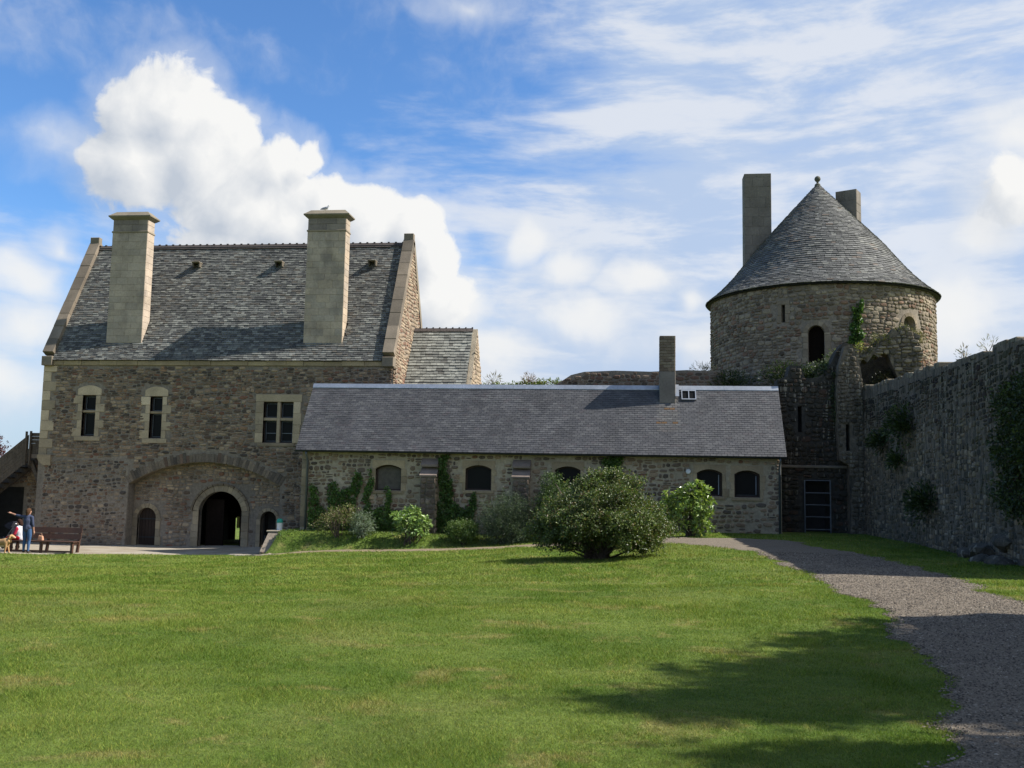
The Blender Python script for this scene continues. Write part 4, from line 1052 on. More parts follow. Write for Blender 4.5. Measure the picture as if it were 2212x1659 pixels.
for (x0, x1, y0, y1, za, zt, rot, sd) in ((5.68, 6.98, 47.75, 48.6, 12.8, 18.86, 0.0, 95), (10.25, 11.25, 47.7, 48.5, 13.0, 17.92, R(-28), 96)):
    cx_, cy_ = (x0+x1)/2, (y0+y1)/2; hw, hd = (x1-x0)/2, (y1-y0)/2
    ca, sa = math.cos(rot), math.sin(rot); Ux, Dx = np.array([ca, sa, 0]), np.array([-sa, ca, 0]); C0 = np.array([cx_, cy_, 0])
    mb = MB(); co = [C0-Ux*(hw-.01)-Dx*(hd-.01), C0+Ux*(hw-.01)-Dx*(hd-.01), C0+Ux*(hw-.01)+Dx*(hd-.01), C0-Ux*(hw-.01)+Dx*(hd-.01)]
    mb.prism([q+np.array([0, 0, za]) for q in co], [q+np.array([0, 0, zt]) for q in co]); ck = mb.build('chimney', 'mortar', tw)
    cc = [(.155, .148, .125, 2), (.165, .156, .132, 1), (.145, .138, .115, 1)]
    block_course(Plane(C0-Dx*hd, Ux, (0, 0, 1), Dx), 'ashlar_block', ck, -hw, hw, za, zt, (.38, .55), .75, cc, sd, 'ashlar', .003, .006)
    for sg in (-1, 1): block_course(Plane(C0+Ux*hw*sg, Dx, (0, 0, 1), -Ux*sg), 'ashlar_block', ck, -hd+.012, hd, za, zt, (.38, .55), .8, cc, sd+3+sg, 'ashlar', .006, .006)

# ------------------------------------------------------------------ ruined walls between outbuilding, tower and curtain wall
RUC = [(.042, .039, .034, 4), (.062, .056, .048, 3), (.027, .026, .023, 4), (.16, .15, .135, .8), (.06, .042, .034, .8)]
ruin = tag(empty('ruined_wall', (7.2, 38.2, 1.7)), 'dark weathered ruined wall beside the slate roof with a gated doorway', 'wall')
SR_ = Plane((0, 37.95, 0), (1, 0, 0), (0, 0, 1), (0, 1, 0))
gate_o = rect(6.66, 7.62, 1.4, 3.66); slot1 = rect(6.47, 6.62, 5.45, 6.45)
rtop = [(8.85, 7.0), (8.85, 7.6), (8.6, 8.1), (8.62, 8.75), (8.2, 8.92), (7.95, 8.60), (7.75, 8.15), (7.5, 7.75), (7.25, 7.6), (7.02, 7.55), (6.75, 7.55), (6.62, 8.02), (6.2, 8.05), (6.1, 7.6), (5.72, 7.5)]
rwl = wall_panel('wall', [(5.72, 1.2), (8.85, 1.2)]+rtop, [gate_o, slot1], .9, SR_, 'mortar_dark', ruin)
def in_poly(u, v, P):
    c = False; n = len(P)
    for i in range(n):
        (x0, y0), (x1, y1) = P[i], P[i-1]
        if (y0 > v) != (y1 > v) and u < (x1-x0)*(v-y0)/(y1-y0)+x0: c = not c
    return c
def b_ruin(u, v, a, b):
    P = [(5.72, 1.2), (8.85, 1.2)]+rtop
    if not (in_poly(u-a*.7, v+b*.8, P) and in_poly(u+a*.7, v+b*.8, P)): return True
    return (u+a > 6.6 and u-a < 7.68 and v-b < 3.72) or (u+a > 6.42 and u-a < 6.68 and 5.4 < v < 6.5) or 4.08 < v < 4.22
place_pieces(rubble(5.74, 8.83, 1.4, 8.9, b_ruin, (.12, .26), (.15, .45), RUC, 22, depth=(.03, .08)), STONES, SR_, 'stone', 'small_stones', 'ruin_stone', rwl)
MB().box(5.76, 8.45, 37.84, 37.96, 4.09, 4.20).build('ledge', 'dressed_stone', ruin, (.15, .14, .12), bevel=.02)
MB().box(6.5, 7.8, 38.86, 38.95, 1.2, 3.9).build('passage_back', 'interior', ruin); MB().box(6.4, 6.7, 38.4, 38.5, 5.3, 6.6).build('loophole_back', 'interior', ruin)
# pier in front, at the corner of the curtain wall
SP = Plane((0, 37.45, 0), (1, 0, 0), (0, 0, 1), (0, 1, 0))
ptop = [(8.8, 7.1), (8.72, 7.9), (8.5, 8.55), (8.4, 8.8), (8.15, 8.72), (8.02, 8.3), (7.9, 7.9), (7.82, 6.9), (7.88, 5.0), (7.9, 4.4)]
pier = tag(empty('ruined_pier', (8.4, 37.6, 1.7)), 'pale grey ruined pier at the corner of the long dark wall', 'wall')
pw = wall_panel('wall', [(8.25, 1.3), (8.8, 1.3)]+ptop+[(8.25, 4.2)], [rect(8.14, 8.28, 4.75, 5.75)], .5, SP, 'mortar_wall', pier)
def b_pier(u, v, a, b):
    P = [(8.25, 1.3), (8.8, 1.3)]+ptop+[(8.25, 4.2)]
    return not (in_poly(u-a*.7, v+b*.8, P) and in_poly(u+a*.7, v+b*.8, P) and in_poly(u-a*.7, v-b*.8, P)) or (u+a > 8.1 and u-a < 8.32 and 4.7 < v < 5.8)
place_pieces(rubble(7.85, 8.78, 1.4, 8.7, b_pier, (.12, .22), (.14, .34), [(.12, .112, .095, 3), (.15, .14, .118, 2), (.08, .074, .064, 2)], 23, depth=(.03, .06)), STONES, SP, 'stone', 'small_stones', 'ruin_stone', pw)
MB().box(8.1, 8.3, 37.90, 37.94, 4.7, 5.8).build('niche_back', 'interior', pier)
# broken vault leaning on the tower
d0, d1 = np.array([8.35, 40.75, 0]), np.array([11.95, 40.5, 0]); dU = (d1-d0)/np.linalg.norm(d1-d0); dN = np.array([-dU[1], dU[0], 0])
SV = Plane(d0, dU, (0, 0, 1), dN); vl = np.linalg.norm(d1-d0)
vtop = [(vl, 8.0), (vl-.08, 8.5), (vl-.05, 9.0), (vl-.2, 9.3), (vl-.15, 9.6), (vl-.45, 9.75), (vl-.55, 10.0), (2.74, 10.00), (2.59, 9.75), (2.40, 9.90), (2.21, 9.50), (1.92, 9.60), (1.73, 9.15), (1.51, 9.10), (1.39, 8.85), (1.10, 8.90), (1.02, 9.12), (0.76, 9.08), (0.60, 9.20), (0.32, 9.06), (0.22, 8.85), (0.08, 8.75), (0.00, 8.30)]
vhole = [(0.79, 6.10), (2.52, 6.10), (2.59, 6.80), (2.49, 7.40), (2.55, 7.90), (2.36, 8.35), (2.21, 8.80), (1.99, 8.90), (1.83, 8.70), (1.64, 8.85), (1.39, 8.50), (1.20, 8.65), (1.01, 8.25), (0.95, 7.80), (0.76, 7.50), (0.85, 6.90)]
vault = tag(empty('broken_vault', (10.9, 40.8, 2)), 'broken stone vault with a dark hollow leaning against the round tower', 'ruin')
vw = wall_panel('wall', [(0, 2), (vl, 2)]+vtop, [vhole], .8, SV, 'mortar_wall', vault)
def b_v(u, v, a, b):
    P = [(0, 2), (vl, 2)]+vtop
    return not (in_poly(u-a*.7, v+b*.8, P) and in_poly(u+a*.7, v+b*.8, P)) or in_poly(u, v-b*.6, vhole) or in_poly(u-a*.8, v, vhole) or in_poly(u+a*.8, v, vhole)
place_pieces(rubble(.03, vl-.03, 5.5, 10.1, b_v, (.11, .24), (.16, .45), [(.20, .18, .145, 3), (.27, .24, .19, 2), (.13, .115, .095, 2), (.09, .085, .07, 1)], 24, depth=(.04, .11)), STONES, SV, 'stone', 'small_stones', 'tower_stone', vw)
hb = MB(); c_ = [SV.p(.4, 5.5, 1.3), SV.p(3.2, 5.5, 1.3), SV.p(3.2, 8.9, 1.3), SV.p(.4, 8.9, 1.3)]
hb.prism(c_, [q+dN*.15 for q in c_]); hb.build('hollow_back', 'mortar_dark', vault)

# iron gate in the ruined wall
gate = tag(empty('metal_gate', (7.14, 37.8, 1.65)), 'tall grey metal bar gate in the dark ruined wall', 'gate')
gy_ = 37.80
for x in (6.67, 7.61): MB().tube([(x, gy_, 1.66), (x, gy_, 3.64)], .028, 8).build('upright', 'grey_metal', gate)
for z in (1.78, 2.25, 2.70, 3.15, 3.62): MB().tube([(6.68, gy_, z), (7.60, gy_, z)], .02, 8).build('rail', 'grey_metal', gate)
for k in range(13): MB().tube([(6.74+k*.067, gy_+.012, 1.78), (6.74+k*.067, gy_+.012, 3.62)], .004, 5).build('mesh_bar', 'dark_metal', gate)

# ------------------------------------------------------------------ the curtain wall on the right
cur = tag(empty('curtain_wall', (9.4, 29, 1.7)), 'tall dark streaked castle wall running along the right side', 'wall')
def crenel(a, b, base_, amp, seed):
    g = np.random.default_rng(seed); pts = []; y = a
    while y < b:
        h = base_(y)+g.uniform(-amp, amp); w = g.uniform(.25, .7); pts += [(y, h), (min(y+w, b), h+g.uniform(-.03, .03))]; y += w
    return pts
CXW = 8.80
top = crenel(20.2, 38.9, lambda y: np.interp(y, [20, 26, 32, 38.9], [6.86, 6.76, 6.95, 7.12]), .07, 31)
SCU = Plane((CXW, 0, 0), (0, 1, 0), (0, 0, 1), (1, 0, 0))
SCU2 = Plane((CXW, 60, 0), (0, -1, 0), (0, 0, 1), (1, 0, 0))     # u = 60-y so that u runs to the right in view
loopc = [(60-38.9, .8), (60-20.2, .8)] + [(60-y, z) for y, z in top]
cwl = wall_panel('wall', loopc, [], 1.5, SCU2, 'mortar_wall', cur)
CWC = [(.165, .14, .105, 3), (.21, .18, .135, 2), (.105, .092, .075, 3), (.055, .052, .046, 2), (.26, .235, .195, .8)]
cst = rubble(60-38.7, 60-20.4, 1.3, 6.7, lambda u, v, a, b: v+b > float(np.interp(60-u, [p[0] for p in top], [p[1] for p in top]))-.02 or v < 1.4, (.08, .20), (.12, .36), CWC, 25, depth=(.010, .032), fill=.82)
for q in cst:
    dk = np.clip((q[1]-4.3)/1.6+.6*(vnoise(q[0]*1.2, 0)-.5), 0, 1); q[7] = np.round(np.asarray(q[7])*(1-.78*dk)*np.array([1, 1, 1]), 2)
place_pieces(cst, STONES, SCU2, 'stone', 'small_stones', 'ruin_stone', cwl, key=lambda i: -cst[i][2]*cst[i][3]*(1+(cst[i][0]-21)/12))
gk = np.random.default_rng(32); y = 20.3
while y < 38.5:
    w = gk.uniform(.3, .7); z = float(np.interp(y+w/2, [p[0] for p in top], [p[1] for p in top]))
    MB().box(CXW+gk.uniform(-.03, .06), CXW+.75, y, y+w-.04, z-.06, z+gk.uniform(.04, .14)).build('cope_stone', 'ruin_stone', cwl, pal([(.16, .15, .125, 2), (.24, .22, .18, 1)], 1, gk)[0], bevel=.025); y += w
cur2 = tag(empty('curtain_wall', (9.4, 6, 1.7)), 'far stretch of the tall castle wall beyond the gap, outside the right edge', 'wall')
w2 = wall_panel('wall', [(60-14.7, .8), (60+6, .8), (60+6, 6.9), (60-13.9, 6.9), (60-14.2, 6.0), (60-14.5, 5.6), (60-14.6, 4.0)], [], 1.5, SCU2, 'mortar_wall', cur2)
# rampart behind, with the strip of growth on it
ram = tag(empty('rampart_wall', (-1, 44, 2)), 'low brown rampart wall showing above the slate roof', 'wall')
SRM = Plane((0, 43.6, 0), (1, 0, 0), (0, 0, 1), (0, 1, 0))
rt_ = [(4.3, 8.45), (2.6, 8.5), (1.0, 8.42), (-.6, 8.46), (-2.0, 8.40), (-2.6, 8.25), (-2.9, 8.05), (-3.4, 7.75), (-6.9, 7.7)]
rmw = wall_panel('wall', [(-6.9, 1), (4.3, 1)]+rt_, [], 1.2, SRM, 'mortar', ram)
place_pieces(rubble(-6.8, 4.2, 6.9, 8.45, lambda u, v, a, b: v+b > float(np.interp(u, [-6.9, -3.4, -2.9, -2.0, 4.3], [7.7, 7.75, 8.05, 8.4, 8.45])), (.11, .2), (.18, .45), [(.13, .105, .085, 3), (.18, .15, .12, 2), (.15, .10, .08, 1), (.08, .07, .06, 1)], 26), STONES, SRM, 'stone', 'small_stones', 'rubble_stone', rmw)

# ------------------------------------------------------------------ left edge: outside stair and the wall under it
st = tag(empty('wooden_stair', (-27.5, 40.8, .3)), 'weathered wooden outside stair with boarded sides climbing to the house corner', 'stair')
yf, yb = 40.55, 41.75
def board(nm, pts, y0, y1, mat='old_wood'): return MB().prism([(x, y0, z) for x, z in pts], [(x, y1, z) for x, z in pts]).build(nm, mat, st)
for k in range(6):
    board('landing_board', [(-26.72, 4.22+k*.158), (-25.95, 4.22+k*.158), (-25.95, 4.372+k*.158), (-26.72, 4.372+k*.158)], yf+.004*(k % 2), yf+.03)
sl2 = (3.92-5.0)/(-28.2+26.95)
for k in range(7):
    zA = 3.86+k*.175; dx = 9.0
    board('side_board', [(-26.84, zA), (-26.84, zA+.168), (-26.84-dx, zA+.168-dx*.80), (-26.84-dx, zA-dx*.80)], yf-.03+.004*(k % 2), yf+.0)
for x, z1 in ((-26.93, 5.22), (-26.72, 5.24), (-26.0, 5.2)): MB().tube([(x, yf-.06, 3.7 if x < -26.6 else 4.1), (x, yf-.06, z1)], [.055, .055], 8).build('post', 'old_wood', st)
MB().box(-26.72, -25.92, yf, yb, 4.06, 4.16).build('landing_floor', 'old_wood', st)
MB().box(-26.70, -25.94, yf-.03, yf-.002, 4.02, 4.20).build('landing_beam', 'plain_tint', st, (.16, .12, .09))
MB().prism([(-26.80, yf+.05, 3.85), (-26.66, yf+.05, 3.95), (-26.02, yf+.05, 2.55), (-26.12, yf+.05, 2.45)], [(-26.80, yf+.2, 3.85), (-26.66, yf+.2, 3.95), (-26.02, yf+.2, 2.55), (-26.12, yf+.2, 2.45)]).build('brace', 'old_wood', st)
MB().box(-26.12, -25.92, yf+.02, yf+.3, 2.36, 2.5).build('brace_block', 'old_wood', st)
for k in range(14):
    x = -27.0-k*.30; z = 4.1-k*.24; MB().box(x-.30, x, yf+.01, yb, z-.05, z).build('tread', 'old_wood', st)
board('far_side', [(-25.95, 4.1), (-25.95, 5.1), (-26.84, 5.1), (-36, -2.2), (-36, -3.2), (-26.84, 4.0)], yb, yb+.05)
yw = tag(empty('yard_wall', (-30, 42.3, .3)), 'shaded stone wall with a dark opening under the wooden stair', 'wall')
SY = Plane((0, 42.2, 0), (1, 0, 0), (0, 0, 1), (0, 1, 0))
yww = wall_panel('wall', rect(-42, -25.92, -.2, 3.9), [rect(-30.5, -28.0, -.1, 2.7)], .6, SY, 'mortar', yw)
place_pieces(rubble(-32, -26, 0, 3.9, lambda u, v, a, b: u+a > -30.6 and u-a < -27.9 and v < 2.8, (.11, .2), (.13, .36), GREY, 27), STONES, SY, 'stone', 'small_stones', 'rubble_stone', yww)
MB().box(-30.8, -27.8, 43.4, 43.5, -.2, 3).build('opening_back', 'interior', yw)

# ------------------------------------------------------------------ vegetation helpers
def leaf_mesh(name, C, Ax, size, aspect, tint, g, fold=.25):
    """C (N,3) leaf bases, Ax (N,3) unit long axes, size (N,) ; two triangles each"""
    N = len(C); rnd = g.normal(0, 1, (N, 3))
    side = np.cross(Ax, rnd); side /= np.linalg.norm(side, axis=1, keepdims=True)+1e-9
    up = np.cross(side, Ax)
    L = size[:, None]; w = L*aspect*.5
    tip = C+Ax*L; mid = C+Ax*L*.5
    V_ = np.stack([C, mid+side*w+up*L*fold*.4, tip, mid-side*w+up*L*fold*.4], 1).reshape(-1, 3)
    b = np.arange(N)[:, None]*4
    F_ = np.concatenate([b+np.array([[0, 1, 2]]), b+np.array([[0, 2, 3]])], 0)
    return mesh_np(name, V_, F_, np.repeat(tint, 4, axis=0))
def unit(v): return v/(np.linalg.norm(v, axis=-1, keepdims=True)+1e-9)
def tints(cols, n, g, jit=.3):
    base_ = np.array([c[:3] for c in cols]); w = np.array([c[3] for c in cols], float); w /= w.sum()
    return base_[g.choice(len(cols), n, p=w)]*g.uniform(1-jit, 1+jit, (n, 1))
def crown_points(ells, n, g, shell=.45, lump=.45, k=3.0):
    vol = np.array([e[3]*e[4]*e[5] for e in ells])**.7; idx = g.choice(len(ells), n, p=vol/vol.sum())
    E_ = np.array(ells)[idx]; d = unit(g.normal(0, 1, (n, 3)))
    ln = vnoise(d[:, 0]*k+E_[:, 0]*3, d[:, 2]*k+d[:, 1]*k*.7, 8)
    r = (1-shell*g.random(n)**1.6)*(1-lump*.5+lump*ln)
    return E_[:, :3]+d*E_[:, 3:6]*r[:, None], d
def plant(name, label, cat, base, ells, n_twig, per, twig, lsize, aspect, cols, seed, mat='leaf', group=None, stems=None, droop=.15, shell=.45, lump=.45, spread=.05, parts=('foliage', 'stem'), out_bias=1.0, zmin=None):
    g = np.random.default_rng(seed)
    root = tag(empty(name, base), label, cat, group)
    P, d = crown_points(ells, n_twig, g, shell, lump)
    if zmin is not None:
        k = P[:, 2] > zmin; P, d = P[k], d[k]
    n = len(P)
    td = unit(d*out_bias+g.normal(0, .6, (n, 3))+np.array([0, 0, -droop]))
    t = g.uniform(-.6, .6, (n, per, 1))*twig
    C = P[:, None]+td[:, None]*t+g.normal(0, spread, (n, per, 3))
    ax = unit(td[:, None]*.7+g.normal(0, .7, (n, per, 3))+np.array([0, 0, .15-droop]))
    tw_t = g.uniform(.75, 1.3, (n, 1, 1)); tt = tints(cols, n*per, g).reshape(n, per, 3)*tw_t
    me = leaf_mesh(parts[0], C.reshape(-1, 3), ax.reshape(-1, 3), g.uniform(.7, 1.25, n*per)*lsize, aspect, tt.reshape(-1, 3), g)
    fo = link(parts[0], me, root, mat)
    mb = MB(); bx, by, bz = base
    if stems is None:
        stems = [(P[i], .018) for i in g.choice(n, min(14, n), replace=False)]
    for (tip, r0) in stems:
        tip = np.array(tip, float); b0 = np.array([bx, by, bz-.05])+np.r_[g.normal(0, .06, 2), 0]
        mid_ = b0*.55+tip*.45+np.r_[g.normal(0, .08, 2), .12]
        mb.tube([b0, (b0+mid_)/2+g.normal(0, .02, 3), mid_, (mid_+tip)/2+g.normal(0, .03, 3), tip], [r0, r0*.85, r0*.65, r0*.45, r0*.2], 6)
    mb.build(parts[1], 'bark', root)
    return root

DARKG = [(.040, .070, .020, 3), (.062, .098, .028, 3), (.090, .125, .040, 2), (.10, .085, .035, .6)]
# the big rounded shrub on the lawn
bx, by = -.68, 25.0; bz = gz(bx, by)
gb = np.random.default_rng(5)
limbs = []
for k in range(30):
    a = gb.uniform(0, 2*math.pi); rr = gb.uniform(.5, 1.35); limbs.append(((bx+rr*math.cos(a), by+rr*math.sin(a), bz+gb.uniform(.9, 2.0)), gb.uniform(.03, .06)))
for k in range(10):
    a = gb.uniform(0, 2*math.pi); rr = gb.uniform(.9, 1.6); limbs.append(((bx+rr*math.cos(a), by+rr*math.sin(a), bz+gb.uniform(.18, .45)), gb.uniform(.02, .035)))
clumps = [(bx, by, bz+1.12, 1.32, 1.2, .84), (bx-.5, by-.2, bz+.95, .85, .9, .6), (bx+.5, by-.2, bz+.95, .85, .9, .6)]
for k in range(64):
    a = gb.uniform(0, 2*math.pi); zf = gb.uniform(-.25, 1.0)**1.0; rr = math.sqrt(max(1-max(zf, 0)**2, .02))*gb.uniform(.78, 1.04)
    zc = bz+.78+1.22*zf*gb.uniform(.85, 1.1) if zf > 0 else bz+.78+1.5*zf*gb.uniform(.6, 1.0)
    cr = gb.uniform(.30, .58); clumps.append((bx+1.38*rr*math.cos(a)*(1 if zf > -.1 else .95), by+1.35*rr*math.sin(a), zc, cr, cr*.9, cr*gb.uniform(.34, .55)))
clumps += [(bx+.38, by, bz+2.14, .2, .22, .26), (bx-.1, by+.1, bz+2.05, .3, .3, .2), (bx+.8, by, bz+1.95, .3, .3, .25), (bx+1.3, by-.3, bz+.62, .4, .4, .35), (bx-1.35, by-.2, bz+.85, .35, .4, .3), (bx-1.2, by-.3, bz+.45, .38, .4, .26), (bx+.95, by-.4, bz+.42, .4, .4, .24), (bx-.75, by-.5, bz+.40, .4, .4, .22)]
shrub = plant('spreading_shrub', 'large rounded dark green shrub with a thick dark trunk standing on the lawn', 'shrub', (bx, by, bz), clumps,
      4800, 18, .26, .060, .6, [(.056, .084, .022, 3), (.088, .122, .032, 3), (.14, .168, .05, 2), (.15, .115, .05, .9)], 51, 'leaf', stems=limbs, droop=.35, shell=.85, lump=.3, spread=.045, parts=('foliage', 'branches'))
MB().tube([(bx, by, bz-.1), (bx+.02, by, bz+.25), (bx+.05, by, bz+.6)], [.26, .2, .17], 10).build('trunk', 'bark', shrub, smooth=True)
MB().tube([(bx-.3, by+.05, bz-.1), (bx-.33, by, bz+.3), (bx-.5, by, bz+.7)], [.13, .10, .08], 8).build('trunk', 'bark', shrub, smooth=True)
BRIGHT = [(.20, .29, .055, 3), (.29, .36, .075, 2), (.12, .20, .04, 2)]
def rosettes(name, label, cat, base, ells, n_ros, per, lsize, cols, seed, group=None, aspect=.32, shell=.5):
    g = np.random.default_rng(seed); root = tag(empty(name, base), label, cat, group)
    P, d = crown_points(ells, n_ros, g, shell, .35)
    ax0 = unit(d+np.array([0, 0, .55])+g.normal(0, .25, d.shape))
    rnd = unit(np.cross(np.repeat(ax0[:, None], per, 1), g.normal(0, 1, (n_ros, per, 3))))
    ax = unit(rnd+ax0[:, None]*g.uniform(.0, .6, (n_ros, per, 1)))
    tt = tints(cols, n_ros*per, g, .2).reshape(n_ros, per, 3)*g.uniform(.7, 1.25, (n_ros, 1, 1))
    C = np.repeat(P[:, None], per, 1)+ax*.01
    me = leaf_mesh('foliage', C.reshape(-1, 3), ax.reshape(-1, 3), g.uniform(.75, 1.2, n_ros*per)*lsize, aspect, tt.reshape(-1, 3), g, .2)
    link('foliage', me, root, 'glossy_leaf')
    mb = MB()
    for i in g.choice(n_ros, min(26, n_ros), replace=False):
        b0 = np.array(base)+np.r_[g.normal(0, .1, 2), -.05]; mb.tube([b0, (b0+P[i])/2+g.normal(0, .06, 3), P[i]], [.025, .018, .007], 5)
    mb.build('stem', 'bark', root); return root
z = gz(2.1, 33.4)
rosettes('rhododendron', 'bright yellow-green glossy rhododendron beside the two right-hand windows', 'shrub', (2.15, 33.6, z), [(2.0, 33.6, z+.95, .72, .6, .7), (1.65, 33.6, z+1.1, .5, .5, .6), (2.5, 33.55, z+1.15, .45, .5, .55), (2.25, 33.5, z+1.6, .4, .4, .3), (2.5, 33.3, z+.35, .35, .4, .3)], 330, 10, .17, BRIGHT, 61)
z = gz(-7.85, 34.7)
rosettes('laurel_bush', 'small bright glossy laurel bush in front of the first buttress', 'shrub', (-7.85, 34.7, z-.15), [(-7.85, 34.7, z+.65, .60, .5, .55), (-8.2, 34.7, z+.85, .35, .4, .3), (-7.5, 34.7, z+.6, .4, .4, .5), (-7.85, 34.7, z+1.1, .35, .35, .25)], 170, 9, .17, [(.19, .29, .065, 3), (.28, .37, .10, 2), (.11, .19, .05, 2)], 62)
z = gz(-10.6, 35.0)
plant('sparse_shrub', 'thin open shrub with fine pinkish twigs near the left downpipe', 'shrub', (-10.7, 35.0, z), [(-10.65, 35, z+.75, .75, .5, .40), (-10.2, 35, z+.85, .5, .4, .35), (-11.1, 35, z+.55, .5, .4, .3)], 190, 9, .2, .07, .4,
      [(.14, .17, .05, 2), (.20, .20, .08, 1), (.20, .13, .09, 1)], 63, 'leaf', shell=.8, stems=None)
z = gz(-9.55, 35.0)
plant('silver_shrub', 'small silvery grey-green shrub with narrow leaves beside the boarded window', 'shrub', (-9.75, 34.95, z), [(-9.72, 34.95, z+.45, .40, .35, .42)], 160, 10, .2, .13, .16, [(.22, .26, .19, 2), (.14, .19, .11, 2)], 64, 'matt_leaf', droop=.4)
z = gz(-5.8, 34.7)
plant('low_bush', 'low fresh green bush at the foot of the ivy column', 'bush', (-5.9, 34.7, z-.05), [(-5.95, 34.75, z+.42, .58, .45, .42)], 520, 12, .14, .06, .5, [(.08, .135, .03, 3), (.12, .17, .04, 2)], 65)
z = gz(-4.4, 34.6)
plant('grey_green_bush', 'large feathery grey-green bush in front of the second buttress', 'bush', (-4.4, 34.6, z-.1), [(-4.4, 34.7, z+.85, .95, .6, .85), (-4.75, 34.6, z+.7, .6, .5, .6), (-3.95, 34.7, z+1.05, .65, .5, .7), (-4.2, 34.5, z+.35, .9, .6, .45)], 1250, 14, .22, .075, .2,
      [(.075, .105, .055, 3), (.11, .145, .085, 2), (.045, .07, .035, 2), (.2, .21, .16, .5)], 66, 'matt_leaf', shell=.6, lump=.6, droop=-.2)
z = gz(-2.4, 34.4)
plant('climbing_bush', 'tall dark green bush behind the big shrub, up to the middle window', 'bush', (-2.4, 34.7, z-.1), [(-2.5, 34.9, z+1.2, .75, .5, 1.05), (-1.9, 34.9, z+.9, .8, .5, .8), (-2.9, 34.8, z+.9, .5, .5, .8), (-2.75, 35.0, z+1.95, .35, .3, .45), (-1.55, 35.2, z+1.75, .5, .3, .5)], 1150, 13, .2, .07, .5,
      [(.05, .085, .025, 3), (.085, .13, .035, 2), (.12, .17, .05, .7)], 67)
z = gz(-.3, 34.6)
plant('dark_bush', 'dark bush hugging the wall behind the right side of the big shrub', 'bush', (.2, 34.8, z-.1), [(-.2, 34.9, z+.8, 1.1, .5, .8), (.7, 34.8, z+.6, .7, .5, .6)], 700, 12, .2, .07, .5, DARKG, 68)

# ivy on the outbuilding wall
def ivy(name, label, S, patches, dens, lsize, cols, seed, cat='ivy', off=(.03, .12), mat='leaf', group=None):
    g = np.random.default_rng(seed); Cs = []
    for poly in patches:
        xs = [p[0] for p in poly]; zs = [p[1] for p in poly]; A = (max(xs)-min(xs))*(max(zs)-min(zs)); n = int(A*dens)
        u = g.uniform(min(xs), max(xs), n); v = g.uniform(min(zs), max(zs), n)
        wob = .12*(vnoise(u*3, v*3, 2)-.5)*2
        k = [in_poly(a+w, b+w, poly) and vnoise(a*4.0, b*4.0, seed % 7) > .12 for a, b, w in zip(u, v, wob)]
        Cs.append(np.array([S.p(a, b, -g.uniform(*off)) for a, b, q in zip(u, v, k) if q]).reshape(-1, 3))
    C = np.vstack(Cs); n = len(C); D = -np.asarray(S.frame(patches[0][0][0], patches[0][0][1])[3])
    lo = C[C[:, 2].argmin()]
    root = tag(empty(name, tuple(lo)), label, cat, group)
    ax = unit(g.normal(0, .7, (n, 3))+D*.35+np.array([0, 0, -.5]))
    link('foliage', leaf_mesh('foliage', C, ax, g.uniform(.7, 1.3, n)*lsize, .85, tints(cols, n, g, .35), g), root, mat)
    mb = MB()
    for poly in patches:
        cx = np.mean([p[0] for p in poly]); z0 = min(p[1] for p in poly); z1 = max(p[1] for p in poly); tx = max(poly, key=lambda p: p[1])[0]
        mb.tube([S.p(cx, z0-.1, -.02), S.p((cx+tx)/2+.05, (z0+z1)/2, -.025), S.p(tx, z1-.15, -.02)], [.022, .016, .006], 5)
    mb.build('stem', 'bark', root)
    return root
IVY = [(.075, .14, .032, 3), (.11, .19, .042, 3), (.17, .26, .06, 1.2)]
ivy('ivy', 'ragged ivy climbing the left end of the outbuilding wall', SO, [[(-12.2, 1.3), (-12.2, 3.2), (-11.95, 3.25), (-11.7, 2.4), (-11.4, 2.2), (-11.4, 3.2), (-11.15, 3.3), (-11.05, 2.9), (-10.6, 3.1), (-10.35, 3.75), (-10.15, 3.6), (-10.3, 2.2), (-9.9, 1.3)]], 1092, .085, IVY, 71)
ivy('ivy', 'ivy spike between the thin shrub and the boarded window', SO, [[(-10.2, 1.3), (-10.0, 2.8), (-9.85, 3.8), (-9.7, 3.75), (-9.75, 2.2), (-9.3, 2.3), (-9.15, 3.2), (-8.95, 3.1), (-9.05, 2.3), (-8.4, 2.1), (-8.0, 2.3), (-7.95, 1.3)]], 1248, .085, IVY, 72)
ivy('ivy', 'dark ivy column rising to the gutter right of the first buttress', SO, [[(-7.16, 1.3), (-7.14, 4.32), (-6.84, 4.34), (-6.7, 3.2), (-6.45, 2.7), (-6.2, 2.2), (-5.85, 2.9), (-5.7, 3.0), (-5.75, 2.1), (-5.6, 1.3)]], 1456, .085, [(.06, .11, .026, 3), (.085, .15, .036, 3), (.14, .21, .05, .8)], 73)
ivy('ivy', 'small dark ivy patch hanging below the gutter above the big shrub', SO, [[(-.95, 4.0), (-.9, 4.38), (-.15, 4.38), (-.25, 3.6), (-.6, 3.0), (-.8, 3.4)]], 1300, .085, IVY, 74)
ivy('ivy', 'bright ivy on the tower wall beside its dark doorway', ST, [[(on_t(9.45), 9.6), (on_t(9.5), 10.4), (on_t(9.7), 10.6), (on_t(9.62), 11.3), (on_t(9.85), 11.1), (on_t(10.05), 11.6), (on_t(10.12), 11.3), (on_t(9.95), 10.7), (on_t(10.08), 10.0), (on_t(10.05), 9.6)]], 1100, .11, [(.06, .12, .025, 3), (.10, .18, .035, 2)], 75, off=(.05, .2))

